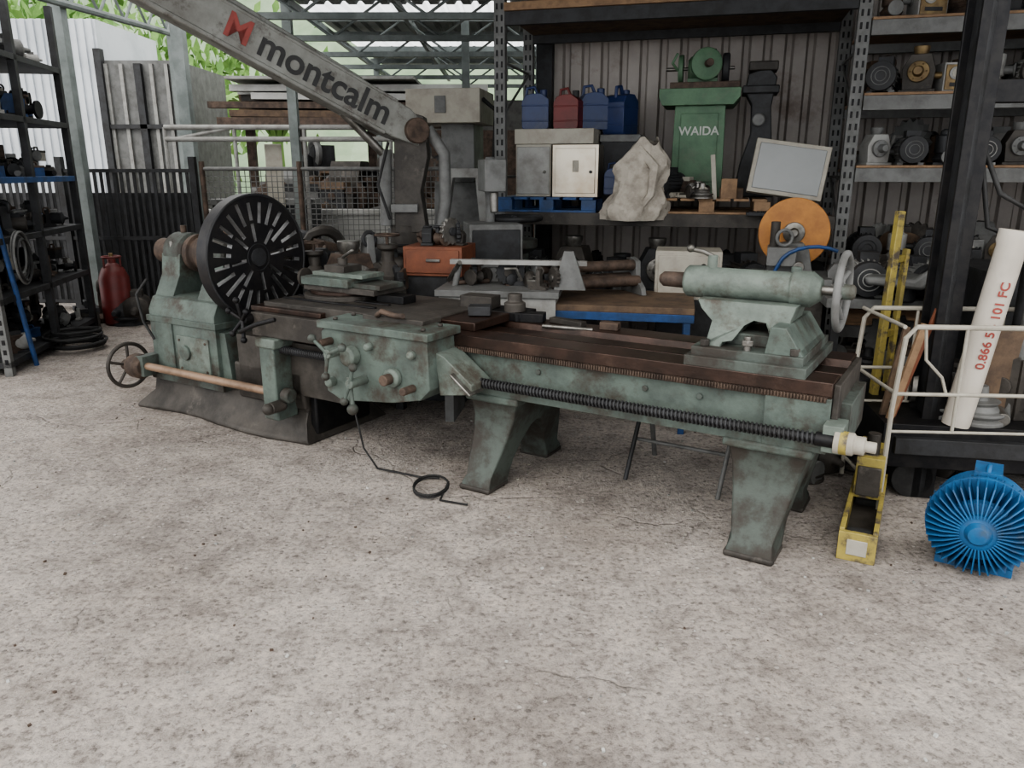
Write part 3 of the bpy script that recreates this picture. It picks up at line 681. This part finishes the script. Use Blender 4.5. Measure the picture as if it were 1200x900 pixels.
for i,(x,y,s,c) in enumerate(((2.22,4.85,1.1,'greyl'),(2.5,4.82,1.0,'grey'),(2.78,4.75,1.2,'grey'),(3.05,4.7,1.0,'greyl'))):
    motor('electric_motor',(x,y,.84),R(75+25*(i % 2)),s,c,'dgrey')
motor('electric_motor',(1.98,4.25,0),R(110),1.9,'grey','dgrey')
motor('electric_motor',(1.62,4.5,.25),R(95),1.7,'greyl','grey')
b = B('machine_stand', (1.62,4.5,0), R(5)); b.bb(-.25,.25,-.25,.25,.2,.25,'dgrey'); b.bb(-.22,-.17,-.2,.2,0,.2,'dgrey'); b.bb(.17,.22,-.2,.2,0,.2,'dgrey'); b.done(.004)
b = B('pump_parts', (0,0,0)); junk(b, 10, (1.5,1.9,3.85,4.1,0), .16, .3, 61, ['grey','dgrey','base','rusty']); junk(b, 12, (2.4,3.3,4.2,4.5,0), .3, .45, 62, ['grey','dgrey','base','black','rusty']); b.done(.003)
b = B('tubular_trestle', (.95,3.98,0), R(-31))
for x in (-.22,.28):
    b.cyl((x,-.30,0),(x+.02,-.12,.42),.012,'dgrey' if x < 0 else 'grey'); b.cyl((x,.14,0),(x+.02,-.04,.42),.014,'grey')
b.cyl((-.22,-.18,.2),(.28,-.18,.2),.01,'grey'); b.bb(-.26,.32,-.16,0,.42,.45,'grey'); b.done(.002)
def pump(name, loc, rz, s, m, m2):
    q = B(name, loc, rz); q.at(sc=s)
    q.bb(-.14,.14,-.12,.12,0,.03,m); q.rev([(0,.07),(.03,.05),(.10,.05),(.14,.11),(.22,.12),(.28,.08),(.32,.05),(.40,.05),(.42,.08),(.45,.08)],(0,0,.03),(0,0,1),m)
    q.rev([(0,.06),(.12,.06),(.125,.085),(.15,.085)],(0,0,.22),(1,0,0),m); q.rev([(0,.06),(.12,.06),(.125,.085),(.15,.085)],(0,0,.22),(-.4,-1,0),m2)
    q.torus((0,0,.55),(0,0,1),.09,.01,m2,24); q.cyl((0,0,.45),(0,0,.56),.012,m2); q.cyl((-.09,0,.55),(.09,0,.55),.007,m2)
    q.at(); return q.done(.004)
pump('gate_valve', RW(.22,-.35,.0), 0, 2.25, 'greend', 'dgrey')
b = B('junk_machine_bench', (-1.15,5.45,0), R(-15))
b.bb(-.75,.50,-.28,.28,.62,.68,'dgrey')
for x in (-.7,.42):
    for y in (-.25,.2): b.bb(x,x+.06,y,y+.06,0,.62,'dgrey')
b.bb(-.72,.46,-.24,.24,.2,.24,'dgrey')
junk(b, 30, (-.7,.42,-.22,.24,.68), .20, .38, 41, ['base','rusty','dgrey','grey','steel','base','greyl'])
junk(b, 14, (-.6,.35,-.05,.22,.90), .18, .32, 42, ['base','rusty','dgrey','grey'])
junk(b, 14, (-.65,.4,-.2,.2,.24), .2, .34, 43, ['base','rusty','dgrey','grey','bluep']); b.done(.003)
for i,(x,y,z,k,s,c) in enumerate(((-1.65,5.50,.68,'g',1.5,'base'),(-1.38,5.40,.68,'p',.8,'base'),(-1.12,5.32,.68,'g',1.7,'rusty'),(-.86,5.36,.68,'p',.9,'base'))):
    if k == 'g': gearbox('gearbox',(x,y,z),R(20*i),s,c,'steel')
    else: pump('gate_valve',(x,y,z),R(30*i),s,c,'rusty')
b = B('scrap_heap'); junk(b, 14, (-.1,.7,5.6,6.2,0), .35, .8, 72, ['base','rusty','dgrey','grey']); junk(b, 22, (-2.3,-1.3,6.4,8.2,0), .5, 1.05, 73, ['base','rusty','dgrey','grey','cream']); b.done(.004)
b = B('bench_drill', (-.15,5.95,0), R(10)); b.bb(-.22,.22,-.2,.2,0,.9,'grey'); b.bb(-.2,.2,-.2,.2,.9,1.22,'grey'); b.bb(-.18,.18,-.21,-.19,.93,1.18,'dgrey'); b.cyl((0,.1,1.2),(0,.1,1.7),.035,'grey'); b.bb(-.08,.08,-.18,.2,1.45,1.68,'grey'); b.cyl((0,-.1,1.3),(0,-.1,1.45),.03,'steel'); b.done(.008)
b = B('milling_machine', (-.50,7.4,0), R(-10))
b.bb(-.35,.35,-.3,.35,0,.15,'grey'); b.prism([(-.25,.15),(-.2,1.5),(.22,1.5),(.28,.15)],'xz',-.1,.3,'grey')
b.bb(-.55,.4,-.45,.0,1.0,1.1,'grey'); b.bb(-.5,.0,-.35,-.1,.5,1.0,'grey')
b.prism([(-.12,1.1),(-.0,1.62),(.32,1.62),(.37,1.1),(.29,1.1),(.25,1.54),(.05,1.54),(-.03,1.1)],'xz',-.4,-.3,'greyl')
b.bb(-.36,.30,-.4,.2,2.0,2.28,'cream'); b.bb(-.1,.0,-.41,-.4,2.08,2.22,'grey'); b.cyl((-.3,-.2,1.6),(-.3,-.2,2.0),.06,'grey'); b.bb(-.1,.2,-.2,.2,1.5,2.0,'grey'); b.tube([(.3,-.3,2.2),(.42,-.3,2.1),(.40,-.3,1.7)],.02,'rubber'); b.done(.01)

# ================================================================== TRUCK CRANE
cr = empty('knuckle_boom_crane', (0,0,0))
P0 = Vector((-.74,5.95,1.88)); P1 = Vector((-2.98,4.75,3.13)); d = (P1-P0); Ln = d.length
b = B('boom'); ax = d.normalized(); up = Vector((0,0,1)); up = (up-ax*up.dot(ax)).normalized(); sd = ax.cross(up)
Mx = Matrix((ax,sd,up)).transposed().to_4x4(); Mx.translation = P0
b.T = Mx
b.prism([(-.12,-.08),(.15,-.12),(Ln,-.15),(Ln,.15),(.1,.12),(-.1,.06)],'xz',-.09,.09,'boom')
b.prism([(.3,.09),(Ln,.12),(Ln,.20),(.5,.15)],'xz',-.05,.05,'boom')
b.bb(.2,Ln,-.095,.095,-.135,-.105,'boom'); b.bb(.2,Ln,-.095,.095,.105,.13,'boom')
b.cyl((0,-.14,0),(0,.14,0),.09,'rusty'); b.T = Matrix.Identity(4)
bo = b.done(.008, cr)
t = text('montcalm','boom_lettering',.24,'text',cr,(0,0,0),(0,0,0),.003)
tx = -ax; nrm = (tx.cross(up)).normalized()
MT = Matrix((tx, up, nrm)).transposed().to_4x4(); MT.translation = P0 + ax*.70 + nrm*.093; t.matrix_world = MT
t2 = text('M','boom_logo',.22,'textr',cr,(0,0,0),(0,0,0),.003); MT2 = MT.copy(); MT2.translation = P0+ax*1.32+nrm*.093; t2.matrix_world = MT2
b = B('crane_column')
b.cyl((-.80,6.0,0),(-.80,6.0,1.2),.13,'base'); b.cyl((-.80,6.0,1.2),(-.80,6.0,1.62),.09,'base')
b.prism([(-.88,1.15),(-.86,1.9),(-.78,2.02),(-.64,1.98),(-.62,1.7),(-.68,1.45),(-.64,1.15)],'xz',5.88,6.10,'base')
b.tube([(-.56,5.95,1.05),(-.50,5.93,1.4),(-.50,5.93,1.72),(-.62,5.93,1.90)],.045,'grey',12)
b.cyl((-.95,5.92,1.2),(-.93,5.9,1.75),.045,'grey'); b.cyl((-.93,5.9,1.7),(-1.2,5.75,2.0),.03,'steel')
b.tube([(-.9,5.85,1.8),(-.98,5.8,1.5),(-.9,5.8,1.25)],.012,'rubber'); b.bb(-.9,-.7,5.84,5.9,1.3,1.36,'grey')
b.done(.006, cr)
b = B('crane_base'); b.bb(-1.05,-.62,5.85,6.25,.0,.5,'dgrey'); b.done(.01, cr)

# ================================================================== LEFT SHELVING
LS = empty('storage_shelving', (-4.05,6.0,0), R(10.2))
b = B('shelf_frame')
for y in (0,1.0,2.0):
    for x in (0,-.75): b.bb(x-.03,x+.03,y-.03,y+.03,0,3.1,'dgrey' if (x or y) else 'grey')
z0 = [.12,.62,1.08,1.55,2.05,2.55]
for z in z0: b.bb(-.78,.03,-.03,2.03,z-.05,z,'dgrey' if z != 1.55 else 'bluep')
b.bb(-.80,-.78,-.03,2.03,0,3.0,'dgrey')
zz = .1
while zz < 3: b.bb(-.012,.012,-.034,-.028,zz,zz+.04,'black'); zz += .08
b.cyl((.06,.35,0),(-.02,.1,1.9),.02,'bluep'); b.cyl((.04,.1,1.9),(.04,.1,2.2),.02,'bluep')
b.done(.002, LS)
b = B('shelf_clutter')
for i, z in enumerate(z0):
    junk(b, 34, (-.62,-.08,.08,1.9,z), .12, .27 if i else .32, 80+i, ['dgrey','base','grey','black','rusty','greyl','dgrey','black','bluep'],(1,2,3,4,5,7,2,7))
    junk(b, 14, (-.6,-.2,.08,1.9,z+.14), .10, .22, 180+i, ['dgrey','base','grey','rusty','black','cream'],(1,2,4,5,7))
b.done(.003, LS)
b = B('hose_coil')
for i in range(4): b.torus((.07+.012*i,.35,.95-.02*i),(1,.1,0),.17+.02*(i % 3),.010,'rubber' if i % 2 else 'grey',30)
b.done(0, LS)
b = B('cable_coil', (-4.05,7.0,0))
for i in range(7): b.torus((.02*math.sin(i),.03*math.cos(i*2),.03+.022*i),(.05*math.sin(i*3),.05*math.cos(i*2),1),.20+.02*(i % 3),.014,'rubber',30)
b.done(0)
b = B('gas_cylinder', (-4.25,8.2,0)); b.rev([(0,.13),(.03,.15),(.50,.15),(.60,.11),(.66,.04),(.70,.04)],(0,0,0),(0,0,1),'red'); b.torus((0,0,.72),(0,0,1),.09,.012,'red',20); b.cyl((0,0,.68),(0,0,.76),.02,'gold')
for k in range(3): b.cyl((.09*math.cos(k*2.1),.09*math.sin(k*2.1),.6),(.09*math.cos(k*2.1),.09*math.sin(k*2.1),.72),.01,'red')
b.done(.002)
b = B('floor_scrap'); junk(b, 8, (-4.6,-3.9,8.0,8.6,0), .25, .5, 91, ['base','dgrey','rusty']); b.done(.003)

# ================================================================== FENCE, YARD, BUILDINGS
b = B('mesh_fence')
x = -6.6
while x < -3.6: b.box((x,9,.85),(.035,.012,1.5),'dgrey'); x += .075
for z in (.12,.85,1.6): b.bb(-6.6,-3.6,8.98,9.02,z-.02,z+.02,'dgrey')
for x in (-6.6,-5.1,-3.6): b.bb(x-.035,x+.035,8.96,9.04,0,1.75,'dgrey')
b.bb(-6.5,-3.7,9.25,9.3,.05,1.35,'dgrey')
b.done(0)
b = B('chain_link_fence')
x = -3.5
while x < -.2: b.box((x,9,.85),(.008,.008,1.5),'grey'); x += .06
z = .1
while z < 1.6: b.box((-1.85,9,z),(3.3,.008,.008),'grey'); z += .06
for x in (-3.5,-2.4,-1.3,-.2): b.cyl((x,9,0),(x,9,1.7),.03,'rusty')
b.cyl((-3.5,9,1.62),(-.2,9,1.62),.022,'grey'); b.done(0)
b = B('concrete_block_wall'); b.bb(-3.9,-.5,10.1,10.3,0,1.05,'conc'); b.bb(-3.95,-.45,10.07,10.33,1.05,1.12,'conc'); b.done(.005)
b = B('skip_bin', (-3.0,9.7,0)); b.prism([(-.5,.0),(-.6,1.25),(.6,1.25),(.5,0)],'xz',-.25,.25,'dgrey'); b.bb(-.63,.63,-.28,.28,1.2,1.27,'grey'); b.bb(.1,.3,-.3,-.29,1.0,1.9,'cream'); b.done(.01)
b = B('gate_frame')
for z in (1.95,2.08): b.cyl((-4.0,9.3,z),(-1.3,9.3,z),.03,'greyl')
for x in (-4.0,-3.2,-2.4,-1.4): b.cyl((x,9.3,0),(x,9.3,2.08),.022,'greyl')
b.cyl((-3.9,9.3,1.95),(-3.2,9.3,2.08),.02,'greyl'); b.done(0)
b = B('timber_storage_deck')
for x in (-4.1,-3.3,-2.2,-1.0): b.bb(x-.06,x+.06,12.6,12.72,0,2.35,'rusty')
b.bb(-4.3,-.6,11.8,13,2.25,2.35,'rusty')
rr = random.Random(5)
for j in range(4):
    for i in range(6): b.box((-2.4+rr.uniform(-.2,.2),11.95+i*.18,2.40+j*.12),(3.7+rr.uniform(-.8,.1),.15,.09),rr.choice(['woodd','rusty','conc','base']),(0,rr.uniform(-.01,.01),0))
b.bb(-4.1,-1.4,11.7,13.1,2.86,2.90,'greyl'); b.done(0)
b = B('yard_stock_heap')
junk(b, 34, (-3.6,-1.0,11.3,11.9,0), .6, 1.2, 95, ['base','rusty','grey','woodd','dgrey']); b.bb(-4.1,-.7,11.5,12.2,.85,.95,'rusty'); junk(b, 26, (-3.6,-1.0,11.7,12.0,.95), .7, 1.1, 96, ['base','rusty','grey','woodd','dgrey'])
b.done(0)
b = B('corrugated_shed')
x = -7.9
while x < -6.05: b.bb(x,x+.06,12.0,12.04,0,3.7,'shedw'); x += .12
b.bb(-7.9,-6.0,12.03,14.0,0,3.7,'shedw'); b.bb(-6.0,-4.9,12.05,14.0,0,3.15,'grey')
x = -5.95
while x < -4.95: b.bb(x,x+.05,12.01,12.06,0.1,3.1,'greyl'); x += .22
for x in (-6.0,-4.9): b.bb(x-.05,x+.05,11.95,12.07,0,3.3,'dgrey')
b.bb(-6.0,-4.9,11.97,12.05,2.2,2.26,'dgrey'); b.bb(-5.5,-5.4,11.97,12.05,0,3.1,'dgrey')
b.done(0)
b = B('lattice_truss_beam')
A0 = Vector((-4.6,6.6,3.15)); A1 = Vector((-4.75,11.8,3.45)); h = Vector((0,0,.32))
b.cyl(A0,A1,.04,'truss',n=8); b.cyl(A0+h,A1+h,.04,'truss',n=8)
for i in range(16):
    p = A0.lerp(A1,i/16); q = A0.lerp(A1,(i+1)/16)
    b.cyl(p if i % 2 else p+h, q+h if i % 2 else q, .018,'truss',n=6)
for yy in (8.8,11.7): b.bb(-4.83,-4.70,yy-.06,yy+.06,0,3.6,'truss')
b.done(0)
b = B('steel_column'); b.bb(-4.35,-4.2,10.6,10.75,0,4.2,'truss'); b.bb(-4.38,-4.17,10.58,10.77,0,.05,'truss'); b.done(.004)
b = B('ceiling')
def roofz(y): return 3.45 + (y-3)*.015
for (y0,y1,m,x0) in ((3.0,5.5,'roof',-5.0),(5.5,10.3,'roof',-2.6),(10.3,11.2,'skyl',-2.6),(11.2,13.2,'roof',-2.6),(13.2,14.2,'skyl',-2.6),(14.2,17,'roof',-2.6)):  # front strip is unseen roof, added to keep daylight off the background
    x = x0; pts = []
    while x < 6: pts += [(x,0),(x+.1,0),(x+.13,.04),(x+.17,.04),(x+.2,0)]; x += .2
    k = len(pts)
    vs = [Vector((p[0],y,roofz(y)+p[1])) for y in (y0,y1) for p in pts]
    b.add(vs,[(i,i+1,k+i+1,k+i) for i in range(k-1)],m)
b.done(0)
b = B('roof_trusses')
for y in (7.9,9.3,10.7,12.1,13.6,15.2):
    z = roofz(y)-.05
    b.bb(-2.6,6 if y > 8.5 else 0,y-.03,y+.03,z-.08,z,'truss'); b.bb(-2.6,6 if y > 8.5 else 0,y-.03,y+.03,z-.50,z-.44,'truss')
    for i in range(14 if y > 8.5 else 4):
        x = -2.6+i*.6; b.cyl((x,y,z-.46 if i % 2 else z-.05),(x+.6,y,z-.05 if i % 2 else z-.46),.015,'truss',n=6)
for x in (-2.5,-1.3,-.1): b.bb(x-.025,x+.025,7.5,17,roofz(9)-.16,roofz(9)-.08,'truss')
for (x,y) in ((-2.5,9.3),(-2.5,15.2),(.4,12.1),(-.6,10.7)): b.bb(x-.05,x+.05,y-.05,y+.05,0,roofz(y)-.05,'truss')
b.done(0)
b = B('wall_yard'); b.bb(-2.3,4.5,16.8,16.9,0,3.0,'grey'); b.bb(-1.8,.6,14.5,14.6,0,2.3,'rusty'); b.done(0)
b = B('hillside')
nx, ny = 40, 16; vs = []; fs = []
for j in range(ny):
    for i in range(nx): vs.append(Vector((-45+i*2.3, 26+j*1.6, j*.95-.5+1.2*math.sin(i*.7+j)+.6*math.sin(i*1.9-j*1.3))))
for j in range(ny-1):
    for i in range(nx-1): fs.append((j*nx+i,j*nx+i+1,(j+1)*nx+i+1,(j+1)*nx+i))
b.add(vs,fs,'hill'); b.done(0)
def tree(name, loc, s):
    q = B(name, loc); q.tube([(0,0,0),(.05,0,1*s),(-.05,.05,2*s)],[.12*s,.1*s,.07*s],'woodd',8)
    rt = random.Random(int(loc[0]*10)+99)
    for i in range(900):
        u = rt.gauss(0,.75*s); v = rt.gauss(0,.75*s); w = 2.4*s+rt.gauss(0,.65*s); a = .14*s
        R3 = Euler((rt.uniform(0,6),rt.uniform(0,6),rt.uniform(0,6))).to_matrix()
        q.add([R3@Vector(p)*a+Vector((u,v,w)) for p in ((-1,0,0),(0,-.4,.1),(1,0,0),(0,.4,.1))],[(0,1,2,3)],'leaf')
    return q.done(0)
tree('tree',(-10.3,18,0),1.5); tree('tree',(-12,21,0),1.9); tree('tree',(-7.6,20,0),1.5)
def banana(name, loc, s):
    q = B(name, loc); q.cyl((0,0,0),(0,0,1.8*s),.12*s,'leaf',.08*s)
    for k in range(9):
        w = k*.7; pts = []
        for i in range(8):
            t = i/7; rad = 1.1*s*t; pts.append(Vector((rad*math.cos(w),rad*math.sin(w),1.7*s+.8*s*math.sin(t*2.3)-.2*t)))
        sdv = Vector((-math.sin(w),math.cos(w),0)); vs = []
        for i,p in enumerate(pts): wd = .16*s*math.sin(math.pi*min(1,(i+.6)/7.6)); vs += [p-sdv*wd-Vector((0,0,.04)), p, p+sdv*wd-Vector((0,0,.04))]
        q.add(vs,[f for i in range(7) for f in ((i*3,i*3+1,i*3+4,i*3+3),(i*3+1,i*3+2,i*3+5,i*3+4))],'leaf')
    return q.done(0)
banana('banana_plant',(-4.6,15.8,0),1.25)

# ================================================================== FORKLIFT + RIGHT FOREGROUND
fk = empty('pallet_stacker_forklift', (2.08,3.65,0), R(-10))
b = B('mast')
for x in (0,.78):
    b.bb(x-.015,x+.015,-.05,.16,0,3.2,'dgrey'); b.bb(x-.05,x+.06,-.05,-.03,0,3.2,'black'); b.bb(x-.05,x+.06,.14,.16,0,3.2,'black')
    b.bb(x+.02,x+.045,-.01,.12,.1,3.2,'dgrey')
for z in (.1,1.9,3.1): b.bb(0,.78,.1,.16,z,z+.1,'black')
b.cyl((.39,.1,.1),(.39,.1,2.0),.04,'dgrey')
b.tube([(.06,.0,1.7),(.15,-.02,1.5),(.3,.0,1.42),(.5,.05,1.55),(.7,.1,1.7)],.012,'rubber'); b.tube([(.06,.0,1.65),(.12,-.02,1.35),(.3,.0,1.28),(.5,.05,1.4),(.7,.1,1.6)],.012,'rubber')
b.done(.004, fk)
b = B('chassis')
b.bb(-.25,1.0,-.16,.45,.2,.42,'black'); b.bb(-.2,1.0,-.2,-.14,.28,.36,'dgrey'); b.cyl((-.05,-.05,.1),(-.05,.1,.1),.1,'rubber'); b.cyl((.85,-.05,.1),(.85,.1,.1),.1,'rubber'); b.bb(.3,.95,.3,1.0,.2,1.1,'dgrey')
junk(b, 22, (.05,.8,-.05,.25,.42), .16, .34, 66, ['dgrey','base','grey','black','steel']); junk(b, 8, (-.15,.7,.0,.4,0), .14, .2, 67, ['dgrey','base']); b.done(.006, fk)
b = B('yellow_straddle_leg', (1.46,2.95,0), R(-28))
b.bb(-.075,-.055,0,.75,.03,.14,'yellow'); b.bb(.055,.075,0,.75,.03,.14,'yellow'); b.bb(-.07,.07,.0,.75,.02,.05,'base'); b.bb(-.075,.075,-.015,.01,.0,.13,'yellow'); b.bb(-.04,.04,-.02,-.014,.03,.10,'cream')
b.cyl((-.05,.1,.06),(.05,.1,.06),.045,'rubber'); b.cyl((-.05,.55,.06),(.05,.55,.06),.045,'rubber'); b.bb(-.06,.06,.42,.75,.12,.32,'yellow'); b.bb(-.05,.05,.40,.42,.14,.28,'base'); b.cyl((0,.5,.3),(0,.5,.42),.03,'base'); b.done(.005)
b = B('yellow_guard_frame'); b.box((1.99,4.05,.70),(.035,.05,1.40),'yellow',(0,R(1),0)); b.box((2.09,4.13,.60),(.022,.05,1.20),'yellow',(0,R(1),0))
for z in (.3,.75,1.15): b.box((2.04,4.09,z),(.13,.03,.035),'yellow',(0,0,R(40)))
b.bb(1.93,2.16,3.98,4.22,.0,.04,'base'); b.done(.004)
b = B('wire_cage', (1.74,3.36,0), R(-4))
for y in (0,.5):
    b.tube([(0,y,.03),(-.0,y,.55),(.02,y,.88),(.06,y,.93),(.5,y,.93),(1.0,y,.93)],.012,'cream'); b.cyl((0,y,.62),(1.0,y,.62),.009,'cream'); b.cyl((0,y,.44),(1.0,y,.44),.007,'cream')
    for x in (.28,.7,1.0): b.cyl((x,y,.44),(x,y,.93),.008,'cream')
for z in (.12,.62,.93): b.cyl((0.01,0,z),(.01,.5,z),.009,'cream')
b.tube([(.1,0,.93),(.12,0,.78),(.2,0,.70),(.23,0,.62)],.007,'cream',6); b.done(0)
pp = empty('plastic_pipe', (2.14,3.52,.42))
b = B('pipe_body'); b.rev([(0,.062),(.86,.062),(.88,.069),(.93,.069),(.931,.058),(.6,.056)],(0,0,0),(0,0,1),'pvc',32); b.done(0, pp)
text('0.866 5 - 101 FC','pipe_writing',.06,'textr',pp,(-.010,-.0635,.5),(R(90),R(-90),0),.001)
pp.rotation_euler = (R(2),R(7),0)
b = B('wood_planks', (1.92,3.62,.42)); b.box((0,0,.22),(.035,.02,.52),'wood',(0,R(13),0)); b.box((.05,.03,.26),(.02,.02,.58),'brownor',(0,R(15),0)); b.box((-.03,.06,.2),(.03,.02,.5),'woodd',(0,R(8),0)); b.done(.002)
b = B('cardboard_stock', (2.40,3.62,.42)); b.box((0,0,.22),(.2,.02,.45),'woodd',(0,R(6),0)); b.bb(.05,.4,-.05,.2,0,.3,'base'); b.cyl((.05,0,.0),(.09,.02,.62),.03,'grey'); b.done(.003)
b = B('grey_seat_shell', (2.35,4.55,0), R(-35)); b.prism([(-.2,.95),(-.22,1.0),(.05,1.0),(.16,1.10),(.20,1.42),(.24,1.42),(.22,1.06),(.1,.94)],'xz',-.17,.17,'grey'); b.cyl((0,0,.84),(0,0,.96),.05,'dgrey'); b.done(.02,seg=3)
b = B('blue_finned_motor', (1.885,2.83,.203), R(-33))
b.rev([(0,.11),(.28,.11)],(0,-.02,0),(0,1,0),'bluem',32); b.rev([(0,.20),(.02,.20)],(0,.06,0),(0,1,0),'bluem',40)
for k in range(40):
    w = 2*math.pi*k/40
    b.T = Matrix.Rotation(-w,4,'Y')
    b.add([Vector(p) for p in ((.065,-.055,-.003),(.13,-.05,-.003),(.19,-.02,-.003),(.203,.10,-.003),(.1,.12,-.003),(.065,-.055,.003),(.13,-.05,.003),(.19,-.02,.003),(.203,.10,.003),(.1,.12,.003))],[(0,1,2,3,4),(5,6,7,8,9),(0,1,6,5),(1,2,7,6),(2,3,8,7),(3,4,9,8),(4,0,5,9)],'bluem')
b.T = Matrix.Identity(4)
b.rev([(0,.13),(.02,.12),(.03,.08),(.045,.075),(.05,.05),(.075,.035),(.08,.0)],(0,.0,0),(0,-1,0),'bluem',32)
b.rev([(0,.175),(.10,.18),(.11,.16)],(0,.12,0),(0,1,0),'bluem',36)
b.bb(-.14,.14,.05,.30,-.203,-.17,'bluem'); b.torus((0,.15,.19),(1,0,0),.035,.01,'bluem',16); b.bb(-.05,.05,.1,.25,.16,.21,'bluem')
b.done(.001)

# ================================================================== LIGHT + CAMERA
w = bpy.data.worlds.new('overcast_sky'); SC.world = w; w.use_nodes = True
nt = w.node_tree; bg = nt.nodes['Background']
tcw = nt.nodes.new('ShaderNodeTexCoord'); sp = nt.nodes.new('ShaderNodeSeparateXYZ'); nt.links.new(tcw.outputs['Generated'], sp.inputs[0])
rp = nt.nodes.new('ShaderNodeValToRGB'); rp.color_ramp.elements[0].position = .0; rp.color_ramp.elements[0].color = (.92,.95,.98,1); rp.color_ramp.elements[1].position = .6; rp.color_ramp.elements[1].color = (1,.985,.96,1)
nt.links.new(sp.outputs['Z'], rp.inputs['Fac']); nt.links.new(rp.outputs['Color'], bg.inputs['Color']); bg.inputs['Strength'].default_value = 2.25
ld = bpy.data.lights.new('hazy_sun','SUN'); ld.energy = .9; ld.angle = R(40); ld.color = (1,.96,.9)
lo = bpy.data.objects.new('hazy_sun', ld); SC.collection.objects.link(lo); lo.rotation_euler = (R(52),0,R(-30))
try:
    SC.view_settings.look = 'AgX - Medium High Contrast'
except Exception: pass
cd = bpy.data.cameras.new('camera'); cam = bpy.data.objects.new('camera', cd); SC.collection.objects.link(cam)
cd.sensor_width = 36; cd.lens = 27.0; cd.clip_end = 200
cam.location = (0,0,1.6); cam.rotation_euler = (math.pi/2 - math.atan(250/900), 0, 0)
SC.camera = cam
